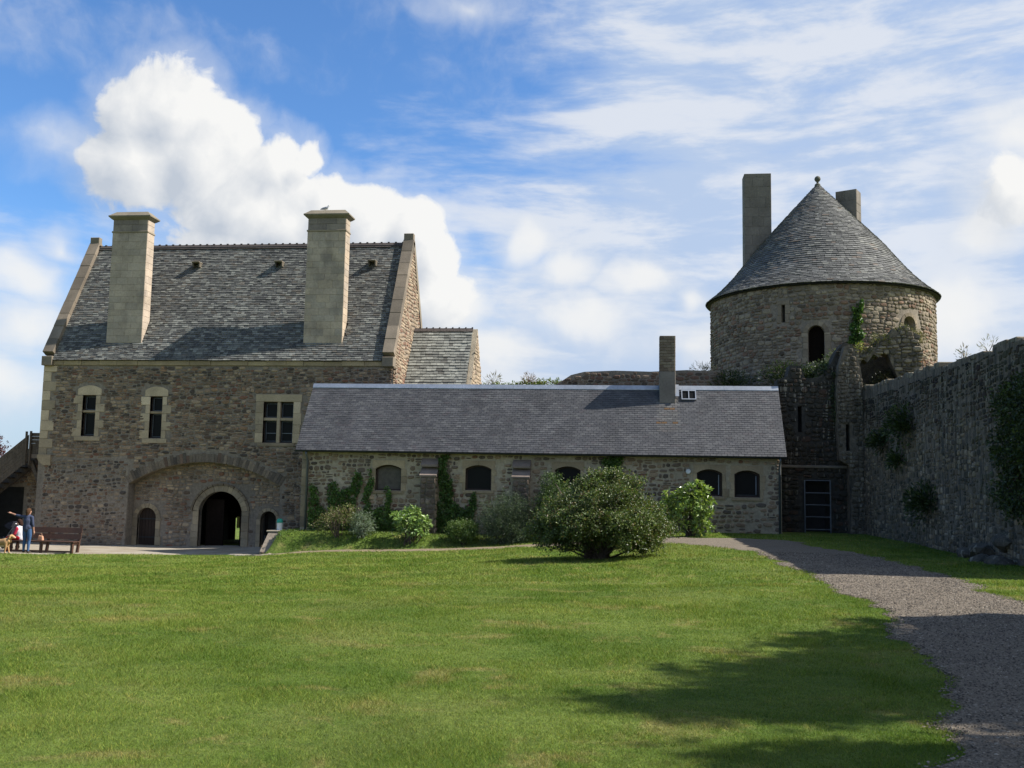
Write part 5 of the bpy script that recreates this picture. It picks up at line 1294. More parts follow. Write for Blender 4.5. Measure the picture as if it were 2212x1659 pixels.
# growth on the walls
def tuft(name, label, base, r, n, seed, cols, cat='plant', lsize=.16, aspect=.16, up=.9, mat='leaf', group=None):
    g = np.random.default_rng(seed); root = tag(empty(name, base), label, cat, group)
    d = unit(g.normal(0, 1, (n, 3))*np.array([1, 1, .6])+np.array([0, 0, up])); t = g.random(n)**.6
    C = np.array(base)+d*np.array(r)*t[:, None]
    ax = unit(d+g.normal(0, .4, (n, 3)))
    link('foliage', leaf_mesh('foliage', C, ax, g.uniform(.6, 1.3, n)*lsize, aspect, tints(cols, n, g, .35), g), root, mat)
    mb = MB()
    for i in g.choice(n, min(7, n), replace=False): mb.tube([base, (np.array(base)+C[i])/2+g.normal(0, .02, 3), C[i]], [.012, .009, .004], 4)
    mb.build('stem', 'bark', root); return root
DK = [(.030, .048, .016, 3), (.05, .075, .022, 2), (.075, .10, .03, 1)]
for (y, z_, r, n, sd, lab) in ((34.6, 5.2, (.5, .6, .45), 900, 81, 'small dark bush on the castle wall nearest the ruined pier'), (31.8, 5.55, (.65, .95, .8), 1700, 82, 'broad dark bush high on the castle wall, left of the white streaks'),
                          (29.6, 3.15, (.7, .75, .75), 1500, 83, 'dark leafy bush low on the middle of the castle wall'), (32.6, 4.5, (.35, .8, .4), 600, 84, 'trailing dark growth in the middle of the castle wall')):
    tuft('wall_shrub', lab, (CXW-.05, y, z_-.25), r, n, sd, DK, 'bush', .15, .35, .3)
plant('overhanging_shrub', 'big dark shrub hanging on the castle wall at the right edge of the view', 'shrub', (CXW-.1, 23.6, 3.2), [(CXW-.15, 22.9, 5.3, .3, .7, .5), (CXW-.2, 22.9, 4.3, .35, .75, .55), (CXW-.2, 22.8, 3.3, .35, .8, .5), (CXW-.15, 21.8, 4.6, .35, .9, 1.2)], 950, 12, .22, .09, .5, DK, 85, lump=.6)
STRAW = [(.30, .24, .12, 2), (.22, .20, .08, 2), (.16, .17, .05, 1)]
tuft('wall_weed', 'pale bushy weed on the ruin in front of the tower doorway', (8.35, 39.6, 8.15), (.55, .4, .75), 420, 90, [(.22, .24, .10, 2), (.14, .18, .06, 2), (.28, .24, .12, 1)], 'weed', .16, .14)
tuft('wall_weed', 'dry weed clump at the arched window of the tower', (12.25, 42.35, 9.5), (.4, .3, .6), 300, 91, STRAW, 'weed', .14, .12)
tuft('wall_weed', 'green weeds growing on the tower foot above the skylight', (6.7, 42.3, 7.75), (1.3, .4, 1.0), 1500, 92, DK, 'weed', .14, .3)
tuft('wall_weed', 'dark weeds at the left foot of the tower', (4.6, 43.3, 7.7), (1.0, .4, .8), 900, 93, DK, 'weed', .14, .3)
tuft('wall_weed', 'dry grass tufts on the rampart beside the tower', (3.4, 44, 8.45), (.7, .3, .4), 160, 94, STRAW, 'weed', .2, .05)
tuft('wall_weed', 'reddish dry grass tuft on the rampart behind the slate ridge', (-4.55, 43.9, 7.85), (.35, .3, .5), 160, 95, [(.22, .12, .06, 1), (.25, .17, .08, 1)], 'weed', .2, .05)
tuft('wall_weed', 'sparse dry stalks on the rampart beside the annex', (-6.2, 43.9, 7.8), (.4, .3, .5), 70, 96, STRAW, 'weed', .25, .03)
plant('rampart_creeper', 'bright green creeper along the rampart top behind the slate ridge', 'creeper', (-4.2, 44, 7.7), [(-3.6, 43.9, 7.80, .7, .3, .30), (-4.6, 43.9, 7.74, .6, .3, .22), (-5.9, 43.9, 7.72, .9, .3, .16)], 260, 12, .14, .08, .7, [(.12, .18, .04, 2), (.18, .20, .06, 1), (.2, .14, .07, .5)], 97)
tuft('wall_weed', 'small pink-flowered weed on top of the castle wall near the tower', (9.0, 30.2, 6.95), (.25, .3, .4), 60, 98, [(.35, .16, .14, 1), (.12, .15, .05, 1)], 'weed', .1, .2)
tuft('wall_weed', 'leafy sprig on top of the castle wall against the sky', (9.0, 27.1, 6.8), (.2, .3, .5), 70, 99, [(.10, .12, .05, 1), (.2, .15, .08, 1)], 'weed', .12, .2)
tuft('wall_weed', 'dry sprigs on the castle wall near the right edge', (9.0, 25.3, 6.82), (.2, .5, .45), 50, 100, STRAW, 'weed', .14, .06)
tuft('wall_weed', 'yellow flowering weed on the broken vault', (9.45, 40.6, 9.0), (.25, .2, .35), 120, 101, [(.35, .33, .05, 1), (.14, .2, .05, 1)], 'weed', .1, .25)
plant('vault_creeper', 'dark creeper filling the hollow of the broken vault', 'creeper', (10.0, 41.0, 6.4), [tuple(SV.p(1.6, 6.9, .5))+(.8, .45, .8), tuple(SV.p(2.2, 7.6, .6))+(.5, .4, .6)], 520, 12, .2, .09, .5, [(.05, .05, .022, 2), (.08, .07, .03, 1)], 102)

plant('vault_weeds', 'brownish green weeds along the broken top edge of the vault', 'weed', tuple(SV.p(2.0, 9.3, .3)), [tuple(SV.p(2.0, 9.4, .25))+(.5, .4, .28), tuple(SV.p(1.4, 8.9, .2))+(.35, .3, .25), tuple(SV.p(2.9, 9.8, .3))+(.45, .4, .22)], 260, 10, .16, .09, .3, [(.09, .10, .035, 2), (.16, .14, .06, 1)], 104, droop=-.2)
plant('ruin_creeper', 'dark green creeper spilling over the ruined wall below the tower door', 'creeper', (7.4, 38.3, 7.3), [(7.35, 38.4, 7.75, .55, .5, .5), (6.9, 38.6, 7.6, .4, .4, .35), (8.1, 39.2, 8.0, .5, .4, .5), (7.9, 37.9, 6.6, .25, .3, .9)], 420, 12, .2, .09, .55, DK, 103, lump=.6)
# fallen rocks at the wall foot, right edge
gr_ = np.random.default_rng(6)
for k, (y, x, z_, s_, lab) in enumerate(((25.6, 8.35, 1.95, .42, 'grey boulder lowest of the heap at the castle wall foot'), (24.9, 8.45, 2.05, .48, 'flat-topped grey boulder in the heap at the castle wall foot'), (24.3, 8.2, 1.85, .40, 'dark boulder at the front of the heap by the castle wall'), (24.0, 8.6, 2.35, .5, 'topmost boulder of the heap against the castle wall'), (23.3, 8.25, 1.9, .45, 'boulder at the right edge of the heap by the castle wall'))):
    bm = bmesh.new(); bmesh.ops.create_icosphere(bm, subdivisions=2, radius=1)
    for v in bm.verts:
        n_ = float(vnoise(v.co.x*1.7+k*9, v.co.y*1.7+v.co.z*2.1, k)); v.co *= .68*s_*(.72+.55*n_); v.co.z *= .62; v.co += Vector((x+.15, y, z_-.16))
    me = bpy.data.meshes.new('boulder'); bm.to_mesh(me); bm.free()
    a_ = me.attributes.new('tint', 'FLOAT_COLOR', 'POINT'); a_.data.foreach_set('color', np.tile(np.array([.085, .08, .07, 1], dtype=np.float32), len(me.vertices)))
    tag(link('boulder', me, None, 'ruin_stone'), lab, 'boulder', 'boulders heaped at the castle wall foot')

# trees: the two beyond the wall whose shade falls on the grass, and the purple one far left
def tree(name, label, base, h, ells, n_twig, per, lsize, cols, seed, trunk=.22, twig=.35, group=None):
    g = np.random.default_rng(seed); tip = np.array([base[0], base[1], base[2]+h*.8])
    root = plant(name, label, 'tree', base, ells, n_twig, per, twig, lsize, .55, cols, seed, 'leaf', parts=('crown', 'limbs'), spread=.12, lump=.6, shell=.75, group=group,
                 stems=[(tuple(np.array(e[:3])+g.normal(0, .3, 3)), .06) for e in ells for _ in range(3)])
    MB().tube([(base[0], base[1], base[2]-.2), (base[0]+.05, base[1], base[2]+h*.35), tuple(tip)], [trunk, trunk*.75, trunk*.25], 10).build('trunk', 'bark', root, smooth=True)
    return root
zt = 1.7
tree('broadleaf_tree', 'broadleaf tree beyond the castle wall, out of view to the right, shading the path', (11.6, 10.4, zt), 12.0, [(11, 8.6, 11.8, .6, .45, .6), (11, 9.4, 10.7, .9, 1.25, .8), (11, 10.3, 9.6, 1.1, 2.1, .9), (11.1, 10.7, 8.4, 1.2, 3.0, 1.1), (11.3, 10.7, 7.0, 1.3, 3.2, 1.3)], 3000, 13, .20, DARKG, 111, group='trees beyond the wall')
tree('broadleaf_tree', 'second tree beyond the castle wall, out of view nearer the camera', (11.8, 5.4, zt), 11.5, [(11, 7.1, 11.1, .8, .4, .6), (11, 6.5, 10.0, 1.0, 1.1, .9), (11, 5.9, 8.7, 1.3, 1.9, 1.2), (11.1, 4.0, 9.0, 1.5, 2.0, 1.6), (11.3, 5.4, 7.0, 1.3, 2.8, 1.2)], 2800, 13, .20, DARKG, 112, group='trees beyond the wall')
tree('purple_tree', 'dark purple-leaved tree rising behind the wooden stair', (-43.3, 60, 0), 6.2, [(-43.2, 60, 4.3, 2.2, 1.8, 1.6), (-42.2, 60, 3.4, 1.6, 1.4, 1.2), (-44.5, 60, 4.9, 1.8, 1.6, 1.4)], 700, 12, .16, [(.06, .022, .028, 2), (.09, .035, .04, 1)], 113)

# ------------------------------------------------------------------ grass blades, berm growth, gravel
def inside_paths(x, y):
    def between(A, B, lo, hi):
        ok = np.zeros(len(x), bool)
        order = np.argsort(A[:, 1])
        return ok
    m_ = np.zeros(len(x), bool)
    # gravel path: left and right X as functions of Y (below y=27), then polygon test by distance to its centre line
    la = np.interp(y, GPA[:, 1][np.argsort(GPA[:, 1])], GPA[:, 0][np.argsort(GPA[:, 1])]); lb = np.interp(y, GPB[:, 1][np.argsort(GPB[:, 1])], GPB[:, 0][np.argsort(GPB[:, 1])])
    cr = .16*vnoise(x*2.5, y*2.5, 12)+.25*np.maximum(vnoise(x*.9, y*.9, 14)-.55, 0); m_ |= (x > la+cr) & (x < lb-cr) & (y < 33.6)
    ea = np.interp(x, EPA[::-1, 0], EPA[::-1, 1]); m_ |= (y > ea) & (x < -12.7)
    ea = np.interp(x, FPA[::-1, 0], FPA[::-1, 1]); eb = np.interp(x, FPB[::-1, 0], FPB[::-1, 1]); m_ |= (y > ea) & (y < eb) & (x < -2.0) & (x > -13)
    return m_
def blades(n, ylo, yhi, hgt, wid, seed, dens_pow=0.0, xr=None):
    g = np.random.default_rng(seed)
    y = np.exp(g.uniform(math.log(ylo), math.log(yhi), n*2)) if dens_pow else g.uniform(ylo, yhi, n*2)
    a = g.random(n*2); x = -(.75*y+4.0)+a*(1.16*y+6.0)
    k = ~inside_paths(x, y) & (x < 8.7) & (x > -34); x, y = x[k][:n], y[k][:n]; n = len(x)
    sc = y/8.0 if dens_pow else np.ones(n)
    cl = .6+.9*vnoise(x*3.1, y*3.1, 6)*vnoise(x*.9, y*.9, 2)*1.6
    h = hgt*g.uniform(.5, 1.35, n)*cl*(sc**.35); w = wid*g.uniform(.7, 1.3, n)*sc**.8
    z = ground(x, y)-.004; t = g.uniform(0, 2*math.pi, n); lean = g.normal(0, .75, (n, 2))
    dx, dy = np.cos(t)*w/2, np.sin(t)*w/2
    V_ = np.stack([np.stack([x-dx, y-dy, z], 1), np.stack([x+dx, y+dy, z], 1), np.stack([x+lean[:, 0]*h, y+lean[:, 1]*h, z+h], 1)], 1).reshape(-1, 3)
    F_ = np.arange(3*n).reshape(-1, 3)
    b = g.uniform(.6, 1.55, n); yel = g.random(n) < .13+.25*np.maximum(vnoise(x*1.1, y*1.3, 21)-.55, 0)
    tt = np.stack([b*np.where(yel, 1.7, 1), b*np.where(yel, 1.25, 1), b*np.where(yel, 1.5, 1)], 1)
    tt = np.repeat(tt, 3, axis=0); tt[2::3] *= 1.15
    return V_, F_, tt
b1 = blades(820000, 4.6, 17.5, .026, .0050, 1, 1.0); b2 = blades(240000, 17.0, 36.0, .032, .007, 2, 1.0)
n1 = len(b1[0])
me = mesh_np('grass', np.vstack([b1[0], b2[0]]), np.vstack([b1[1], b2[1]+n1]), np.vstack([b1[2], b2[2]]))
tag(link('grass', me, None, 'grass_blade'), 'short mown grass blades over the whole lawn', 'grass', kind='stuff')
# weedy growth on the bank in front of the outbuilding
g = np.random.default_rng(44); n = 15000
x = g.uniform(-13.1, 1.2, n); y = g.uniform(34.1, 36.1, n); k = vnoise(x*1.3, y*1.3, 3) > .22; x, y = x[k], y[k]; n = len(x)
C = np.stack([x, y, ground(x, y)-.01], 1); ax = unit(g.normal(0, .6, (n, 3))+np.array([0, 0, 1.0])); br = vnoise(x*2.2, y*2.2, 11)
tt = tints([(.065, .115, .024, 3), (.10, .145, .032, 2), (.14, .125, .05, .8)], n, g)*(.7+.6*br[:, None])
tag(link('bank_growth', leaf_mesh('bank_growth', C, ax, g.uniform(.025, .08, n)*(.5+br), .4, tt, g), None, 'leaf'), 'rough weeds and ground cover on the bank below the outbuilding', 'ground cover', kind='stuff')
# loose stones of the gravel path
g = np.random.default_rng(45); n = 60000
y = np.exp(g.uniform(math.log(4.5), math.log(26), n)); la = np.interp(y, GPA[:, 1], GPA[:, 0]); lb = np.interp(y, GPB[:, 1], GPB[:, 0])
t = g.beta(1, 1, n)*1.0; x = la+(lb-la)*t+g.normal(0, .03, n); k = x < .38*y+.6; x, y = x[k], y[k]; n = len(x)
z = ground(x, y)+.016
oc = np.array([(1, 0, 0), (-1, 0, 0), (0, 1, 0), (0, -1, 0), (0, 0, 1), (0, 0, -.6)], float)
of_ = np.array([[0, 2, 4], [2, 1, 4], [1, 3, 4], [3, 0, 4], [2, 0, 5], [1, 2, 5], [3, 1, 5], [0, 3, 5]])
r = g.uniform(.005, .014, n)*(y/9)**.35
P = oc[None]*r[:, None, None]*g.uniform(.6, 1.35, (n, 6, 3))*np.array([1.15, 1.15, .7]); an_ = g.uniform(0, 6.28, n); ca, sa = np.cos(an_)[:, None], np.sin(an_)[:, None]
P = np.stack([P[..., 0]*ca-P[..., 1]*sa, P[..., 0]*sa+P[..., 1]*ca, P[..., 2]], 2)+np.stack([x, y, z], 1)[:, None]
F_ = (np.arange(n)[:, None, None]*6+of_[None]).reshape(-1, 3)
tt = tints([(.12, .096, .07, 3), (.18, .148, .11, 3), (.07, .057, .044, 2), (.26, .222, .17, 1)], n, g)
tag(link('gravel', mesh_np('gravel', P.reshape(-1, 3), F_, np.repeat(tt, 6, axis=0)), None, 'pebble'), 'loose grey gravel stones scattered over the path', 'gravel', kind='stuff')

# ------------------------------------------------------------------ bank end, bin, notice post
rtw = tag(empty('retaining_wall', (-13.4, 35.6, .4)), 'short stone retaining wall with pale coping at the left end of the bank', 'wall')
SRT = Plane((-13.55, 60, 0), (0, -1, 0), (0, 0, 1), (1, 0, 0)); SRF2 = Plane((0, 34.75, 0), (1, 0, 0), (0, 0, 1), (0, 1, 0))
rb = MB().prism([(-13.54, 34.76, .1), (-13.54, 36.2, .1), (-13.54, 36.2, 1.30), (-13.54, 35.6, 1.30), (-13.54, 34.76, .62)], [(-13.0, 34.76, .1), (-13.0, 36.2, .1), (-13.0, 36.2, 1.30), (-13.0, 35.6, 1.30), (-13.0, 34.76, .62)]).build('core', 'mortar', rtw)
place_pieces(rubble(60-36.2, 60-34.8, .3, 1.28, lambda u, v, a, b: v+b > np.interp(60-u, [34.7, 35.6, 36.3], [.62, 1.28, 1.28]), (.14, .26), (.2, .4), GREY, 28), STONES, SRT, 'stone', 'small_stones', 'rubble_stone', rb)
place_pieces(rubble(-13.5, -13.05, .3, .62, lambda *q: False, (.14, .2), (.2, .3), GREY, 29), STONES, SRF2, 'stone', 'small_stones', 'rubble_stone', rb)
MB().box(-13.62, -12.95, 35.55, 36.22, 1.302, 1.36).build('coping_slab', 'dressed_stone', rtw, (.42, .38, .31), bevel=.012)
bn = tag(empty('litter_bin', (-13.25, 36.0, 1.36)), 'small white bin with a green lid standing on the retaining wall', 'bin')
MB().tube([(-13.25, 35.95, 1.362), (-13.25, 35.95, 1.64)], [.10, .105], 16).build('body', 'white_paint', bn)
MB().tube([(-13.25, 35.95, 1.642), (-13.25, 35.95, 1.70), (-13.25, 35.95, 1.78), (-13.25, 35.95, 1.80)], [.118, .118, .095, .03], 16).build('lid', 'green_lid', bn)
z = gz(-14.0, 36.6)+.03
pn = tag(empty('notice_post', (-14.05, 36.6, z)), 'low dark notice board on a post beside the small right doorway', 'sign')
MB().box(-14.09, -14.03, 36.57, 36.63, z-.1, z+.62).build('post', 'dark_metal', pn)
MB().prism([(-14.02, 36.50, z+.30), (-13.62, 36.50, z+.32), (-13.62, 36.62, z+.52), (-14.02, 36.62, z+.50)], [(-14.02, 36.52, z+.28), (-13.62, 36.52, z+.30), (-13.62, 36.64, z+.50), (-14.02, 36.64, z+.48)]).build('panel', 'dark_metal', pn)

# ------------------------------------------------------------------ bench
bx0, bx1, byb = -23.9, -21.15, 35.62
z = gz(-22.5, 35.4)+.03
bench = tag(empty('park_bench', (-22.5, 35.4, z)), 'long reddish brown wooden bench at the edge of the forecourt', 'bench')
for k in range(3): MB().box(bx0, bx1, byb-.46+k*.145, byb-.46+k*.145+.125, z+.42, z+.46).build('seat_slat', 'bench_wood', bench, bevel=.006)
for k, zc in enumerate((.62, .86)):
    MB().prism([(bx0, byb+.02+.05*k, z+zc-.10), (bx0, byb+.055+.05*k, z+zc-.10), (bx0, byb+.095+.05*k, z+zc+.10), (bx0, byb+.06+.05*k, z+zc+.10)], [(bx1, byb+.02+.05*k, z+zc-.10), (bx1, byb+.055+.05*k, z+zc-.10), (bx1, byb+.095+.05*k, z+zc+.10), (bx1, byb+.06+.05*k, z+zc+.10)]).build('back_slat', 'bench_wood', bench)
for x in (bx0+.12, (bx0+bx1)/2, bx1-.10):
    MB().prism([(x-.04, byb-.44, z), (x-.04, byb-.34, z), (x-.04, byb-.30, z+.42), (x-.04, byb-.42, z+.42)], [(x+.04, byb-.44, z), (x+.04, byb-.34, z), (x+.04, byb-.30, z+.42), (x+.04, byb-.42, z+.42)]).build('leg', 'bench_wood', bench)
    MB().prism([(x-.045, byb-.06, z), (x-.045, byb+.04, z), (x-.045, byb+.20, z+.93), (x-.045, byb+.13, z+.93)], [(x+.045, byb-.06, z), (x+.045, byb+.04, z), (x+.045, byb+.20, z+.93), (x+.045, byb+.13, z+.93)]).build('leg', 'bench_wood', bench)
    MB().box(x-.035, x+.035, byb-.34, byb-.05, z+.34, z+.415).build('bearer', 'bench_wood', bench)
MB().box(bx0+.05, bx1-.05, byb-.43, byb-.36, z+.04, z+.10).build('ground_rail', 'bench_wood', bench)
bag = tag(empty('hand_bag', (-22.65, 35.4, z+.46)), 'small peach coloured bag lying on the bench beside the standing person', 'bag')
MB().prism([(-22.76, 35.32, z+.462), (-22.54, 35.32, z+.462), (-22.56, 35.34, z+.64), (-22.73, 35.34, z+.66)], [(-22.76, 35.46, z+.462), (-22.54, 35.46, z+.462), (-22.56, 35.42, z+.64), (-22.73, 35.42, z+.66)]).build('body', 'cloth', bag, (.50, .27, .17), bevel=.02)
MB().tube([(-22.70, 35.38, z+.65), (-22.68, 35.38, z+.74), (-22.62, 35.38, z+.74), (-22.60, 35.38, z+.64)], .008, 6).build('handle', 'cloth', bag, (.5, .3, .2))

# ------------------------------------------------------------------ living figures: tubes fused into one skin
def figure(name, prims, colours, parent, voxel=.012, smooth_it=4):
    """prims: list of (points, radii, colour index). One continuous remeshed body; faces take the colour of the nearest limb"""
    bm = bmesh.new()
    for pts, rad, ci in prims:
        mb = MB(); mb.tube(pts, rad, 10)
        off = len(bm.verts); vs2 = [bm.verts.new(v) for v in mb.v]
        for f in mb.f:
            try: bm.faces.new([vs2[i] for i in f])
            except ValueError: pass
        for p, r in zip(pts, rad):
            bmesh.ops.create_icosphere(bm, subdivisions=2, radius=r, matrix=Matrix.Translation(Vector(p)))
    bmesh.ops.recalc_face_normals(bm, faces=bm.faces)
    me = bpy.data.meshes.new(name+'_raw'); bm.to_mesh(me); bm.free()
    ob_ = bpy.data.objects.new(name, me); COL.objects.link(ob_)
    r_ = ob_.modifiers.new('r', 'REMESH'); r_.mode = 'VOXEL'; r_.voxel_size = voxel; r_.use_smooth_shade = True
    s_ = ob_.modifiers.new('s', 'SMOOTH'); s_.factor = .5; s_.iterations = smooth_it
    dg = bpy.context.evaluated_depsgraph_get(); ev = ob_.evaluated_get(dg)
    new = bpy.data.meshes.new_from_object(ev); ob_.modifiers.clear(); ob_.data = new; bpy.data.meshes.remove(me); new.name = name
    nv = len(new.vertices); co = np.empty(nv*3, dtype=np.float32); new.vertices.foreach_get('co', co); co = co.reshape(-1, 3)
    best = np.full(nv, 1e9); col = np.zeros((nv, 4), dtype=np.float32); col[:, 3] = 1
    for pts, rad, ci in prims:
        for a, b, ra, rb_ in zip(pts[:-1], pts[1:], rad[:-1], rad[1:]):
            a, b = np.array(a), np.array(b); ab = b-a; L2 = max((ab@ab), 1e-9)
            t = np.clip(((co-a)@ab)/L2, 0, 1); d = np.linalg.norm(co-(a+t[:, None]*ab), axis=1)-(ra+(rb_-ra)*t)
            k = d < best; best[k] = d[k]; col[k, :3] = colours[ci]
    at = new.attributes.new('tint', 'FLOAT_COLOR', 'POINT'); at.data.foreach_set('color', col.ravel())
    new.materials.clear(); new.materials.append(MATS['cloth'])
    new.polygons.foreach_set('use_smooth', np.ones(len(new.polygons), dtype=bool))
    set_parent(ob_, parent)
    return ob_
def hand(wr, d, side, up, s=1.0):
    """palm, four fingers of unequal length and a thumb; d along the hand, side across, up out of the back"""
    wr, d, side, up = (Vector(q) for q in (wr, d, side, up)); out = [([wr, wr+d*.045*s, wr+d*.085*s], [.028*s, .036*s, .034*s])]
    for k, L in enumerate((.068, .078, .072, .056)):
        b0 = wr+d*.085*s+side*(k-1.5)*.019*s; out.append(([b0, b0+d*L*.55*s-up*.006*s, b0+d*L*s-up*.022*s], [.0095*s, .009*s, .0075*s]))
    b0 = wr+d*.03*s-side*.034*s; out.append(([b0, b0+d*.03*s-side*.022*s, b0+d*.058*s-side*.028*s], [.013*s, .011*s, .009*s]))
    return out
SKIN, HAIR1, HAIR2 = (.50, .27, .19), (.075, .040, .022), (.035, .018, .014)
# standing person, back to the camera, left arm stretched out to the left
px_, py_ = -22.98, 35.0; pz = gz(px_, py_)+.02
def Q(x, y, z): return (px_+x, py_+y, pz+z)
per = tag(empty('person', (px_, py_, pz)), 'person standing with back turned, dark blue top and blue jeans, one arm pointing left', 'person')
C1 = [(.055, .066, .11), (.06, .115, .23), SKIN, (.05, .04, .035)]
body = [([Q(0, 0, .93), Q(0, .01, 1.08), Q(.0, .02, 1.24), Q(0, .01, 1.36)], [.155, .14, .165, .13], 0),
        ([Q(-.07, 0, .98), Q(.07, 0, .98)], [.13, .13], 0), ([Q(-.15, .0, 1.37), Q(.15, 0, 1.37)], [.068, .068], 0),
        ([Q(0, .0, 1.38), Q(0, .01, 1.47)], [.055, .05], 2),
        ([Q(0, .02, 1.53), Q(0, .035, 1.58)], [.082, .09], 2), ([Q(0, .10, 1.53), Q(0, .128, 1.53)], [.02, .012], 2),
        ([Q(-.085, .02, 1.55), Q(-.093, .02, 1.56)], [.016, .014], 2), ([Q(.085, .02, 1.55), Q(.093, .02, 1.56)], [.016, .014], 2),
        ([Q(-.17, 0, 1.37), Q(-.44, .0, 1.42)], [.062, .048], 0), ([Q(-.44, 0, 1.42), Q(-.50, 0, 1.435)], [.046, .04], 0),
        ([Q(-.50, 0, 1.435), Q(-.70, .0, 1.50)], [.037, .026], 2),
        ([Q(.17, 0, 1.36), Q(.225, -.01, 1.08)], [.062, .048], 0), ([Q(.225, -.01, 1.08), Q(.23, .01, 1.02)], [.047, .042], 0), ([Q(.23, .01, 1.02), Q(.235, .05, .84)], [.038, .027], 2)]
for s_ in (-1, 1):
    body += [([Q(.085*s_, 0, .90), Q(.10*s_, .01, .70), Q(.095*s_, .015, .48)], [.105, .088, .062], 1), ([Q(.095*s_, .015, .48), Q(.095*s_, -.01, .32), Q(.095*s_, -.015, .10)], [.060, .058, .042], 1),
             ([Q(.095*s_, -.03, .05), Q(.10*s_, .15, .035)], [.042, .034], 3)]
body += [(p, r, 2) for p, r in hand(Q(-.70, 0, 1.50), (-.95, 0, .3), (0, 1, 0), (.3, 0, .95))] + [(p, r, 2) for p, r in hand(Q(.235, .05, .84), (0, .25, -.97), (0, -.97, -.25), (1, 0, 0))]
figure('body', body, C1, per)
figure('hair', [([Q(0, -.02, 1.60), Q(0, .02, 1.63)], [.098, .092], 0), ([Q(0, -.04, 1.56), Q(0, -.055, 1.47)], [.088, .06], 0)], [HAIR1], per)
# seated person at the left end of the bench, turned to the left
sx, sy = -23.52, 35.38; sz = gz(-22.5, 35.4)+.49
def Q2(x, y, z): return (sx+x, sy+y, sz+z)
ps2 = tag(empty('person', (sx, sy, sz)), 'person seated on the bench in a white top with red sleeves and red trousers', 'person')
C2 = [(.66, .65, .68), (.42, .03, .06), (.36, .012, .02), SKIN, (.05, .04, .035)]
b2_ = [([Q2(0, 0, .10), Q2(.0, 0, .28), Q2(-.03, 0, .44)], [.165, .16, .14], 0), ([Q2(-.03, -.13, .46), Q2(-.03, .13, .46)], [.07, .07], 0), ([Q2(-.03, 0, .48), Q2(-.04, 0, .57)], [.055, .05], 3),
       ([Q2(-.05, 0, .63), Q2(-.06, 0, .68)], [.085, .088], 3), ([Q2(-.14, 0, .63), Q2(-.165, 0, .63)], [.018, .012], 3),
       ([Q2(.0, -.085, .09), Q2(-.22, -.11, .10), Q2(-.42, -.13, .09)], [.105, .09, .07], 2), ([Q2(.0, .085, .09), Q2(-.22, .10, .10), Q2(-.42, .10, .09)], [.105, .09, .07], 2)]
for s_ in (-1, 1):
    b2_ += [([Q2(-.42, .12*s_, .08), Q2(-.44, .12*s_, -.14), Q2(-.42, .12*s_, -.38)], [.066, .058, .042], 2), ([Q2(-.41, .12*s_, -.43), Q2(-.57, .12*s_, -.45)], [.042, .032], 4),
            ([Q2(-.03, .17*s_, .45), Q2(-.10, .20*s_, .24)], [.062, .055], 1), ([Q2(-.10, .20*s_, .24), Q2(-.28, .16*s_, .19)], [.042, .027], 3)]
    b2_ += [(p, r, 3) for p, r in hand(Q2(-.28, .16*s_, .19), (-.96, 0, -.28), (0, 1, 0), (-.28, 0, .96))]
figure('body', b2_, C2, ps2)
figure('hair', [([Q2(-.03, 0, .69), Q2(-.06, 0, .73)], [.098, .092], 0), ([Q2(-.0, 0, .62), Q2(.02, 0, .55)], [.085, .055], 0)], [HAIR2], ps2)
# dog
dx_, dy_ = -23.62, 34.55; dz = gz(dx_, dy_)+.01
def Q3(x, y, z): return (dx_+x, dy_+y, dz+z)
dog = tag(empty('dog', (dx_, dy_, dz)), 'golden long-haired dog standing in profile beside the bench', 'dog')
CD = [(.42, .25, .12), (.55, .40, .26), (.03, .02, .02)]
db = [([Q3(-.30, 0, .42), Q3(-.10, 0, .41), Q3(.12, 0, .43), Q3(.20, 0, .46)], [.105, .12, .145, .11], 0), ([Q3(.16, 0, .47), Q3(.26, 0, .58), Q3(.31, 0, .63)], [.10, .075, .07], 0), ([Q3(.31, 0, .64), Q3(.37, 0, .63)], [.078, .062], 0),
      ([Q3(.38, 0, .61), Q3(.46, 0, .595)], [.042, .034], 1), ([Q3(.475, 0, .60), Q3(.485, 0, .60)], [.014, .012], 2), ([Q3(.30, -.07, .66), Q3(.29, -.095, .57)], [.025, .022], 0), ([Q3(.30, .07, .66), Q3(.29, .095, .57)], [.025, .022], 0),
      ([Q3(-.38, 0, .45), Q3(-.50, 0, .40), Q3(-.60, 0, .30), Q3(-.66, 0, .27)], [.03, .04, .045, .02], 1), ([Q3(-.28, 0, .30), Q3(.1, 0, .27)], [.05, .06], 1)]
for s_ in (-1, 1):
    db += [([Q3(.15, .07*s_, .40), Q3(.145, .075*s_, .24), Q3(.155+.03*s_, .075*s_, .08), Q3(.16+.03*s_, .075*s_, .03)], [.07, .042, .030, .032], 0), ([Q3(.165+.03*s_, .075*s_, .02), Q3(.21+.03*s_, .075*s_, .018)], [.03, .022], 1),
           ([Q3(-.28, .07*s_, .40), Q3(-.24, .08*s_, .27), Q3(-.34+.04*s_, .075*s_, .17), Q3(-.325+.04*s_, .075*s_, .04)], [.095, .062, .036, .028], 0), ([Q3(-.325+.04*s_, .075*s_, .022), Q3(-.27+.04*s_, .075*s_, .018)], [.03, .022], 1)]
figure('body', db, CD, dog, .011, 3)
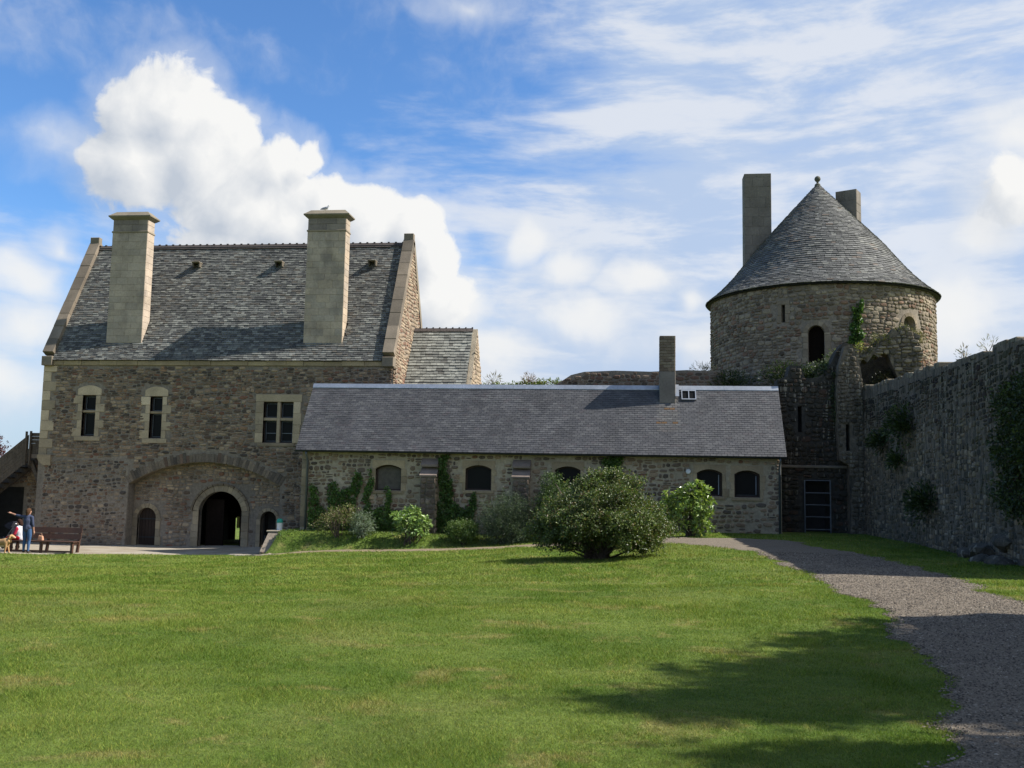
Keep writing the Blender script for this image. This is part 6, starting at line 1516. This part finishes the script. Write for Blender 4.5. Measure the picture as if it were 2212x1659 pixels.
# pushchair behind the seated person
hx, hy = -24.65, 36.3; hz = gz(hx, hy)+.03
pc = tag(empty('pushchair', (hx, hy, hz)), 'dark folding pushchair parked left of the seated person', 'pushchair')
MB().prism([(hx-.2, hy-.2, hz+.42), (hx+.22, hy-.2, hz+.36), (hx+.30, hy-.2, hz+.86), (hx+.24, hy-.2, hz+.88), (hx+.16, hy-.2, hz+.46), (hx-.2, hy-.2, hz+.48)], [(hx-.2, hy+.2, hz+.42), (hx+.22, hy+.2, hz+.36), (hx+.30, hy+.2, hz+.86), (hx+.24, hy+.2, hz+.88), (hx+.16, hy+.2, hz+.46), (hx-.2, hy+.2, hz+.48)]).build('seat', 'cloth', pc, (.02, .02, .028))
for s_ in (-.21, .21):
    MB().tube([(hx-.32, hy+s_, hz+.10), (hx+.1, hy+s_, hz+.52), (hx+.42, hy+s_, hz+1.02)], .013, 6).build('frame_tube', 'grey_metal', pc)
    MB().tube([(hx+.30, hy+s_, hz+.10), (hx-.05, hy+s_, hz+.50)], .013, 6).build('frame_tube', 'grey_metal', pc)
    for xw in (-.32, .30): MB().tube([(hx+xw, hy+s_-.02, hz+.09), (hx+xw, hy+s_+.02, hz+.09)], .09, 12).build('wheel', 'dark_metal', pc)
MB().tube([(hx+.42, hy-.21, hz+1.02), (hx+.42, hy+.21, hz+1.02)], .018, 6).build('handle', 'white_paint', pc)
arcp = [(hx+.27-.36*math.sin(R(a)), hz+.80+.30*math.cos(R(a))) for a in range(-10, 80, 15)]
MB().prism([(x, hy-.2, q) for x, q in arcp]+[(hx+.2, hy-.2, hz+.78)], [(x, hy+.2, q) for x, q in arcp]+[(hx+.2, hy+.2, hz+.78)]).build('hood', 'cloth', pc, (.03, .03, .04))
# gull on the second chimney
ux, uy, uz = -13.45, 40.5, 15.17
gull = tag(empty('seagull', (ux, uy, uz)), 'white and grey seagull resting on the cap of the right-hand house chimney', 'bird')
def Q4(x, y, z): return (ux+x, uy+y, uz+z)
figure('body', [([Q4(-.20, 0, .10), Q4(-.08, 0, .13), Q4(.06, 0, .15), Q4(.12, 0, .17)], [.02, .055, .07, .055], 1), ([Q4(.02, 0, .12), Q4(.12, 0, .14)], [.055, .05], 0), ([Q4(.12, 0, .18), Q4(.16, 0, .24), Q4(.17, 0, .26)], [.04, .035, .036], 0), ([Q4(.195, 0, .255), Q4(.235, 0, .245)], [.012, .006], 2),
                ([Q4(.0, -.025, .10), Q4(.01, -.025, .0)], [.012, .008], 2), ([Q4(.0, .025, .10), Q4(.01, .025, .0)], [.012, .008], 2)], [(.75, .75, .74), (.30, .31, .34), (.45, .3, .08)], gull, .007, 2)
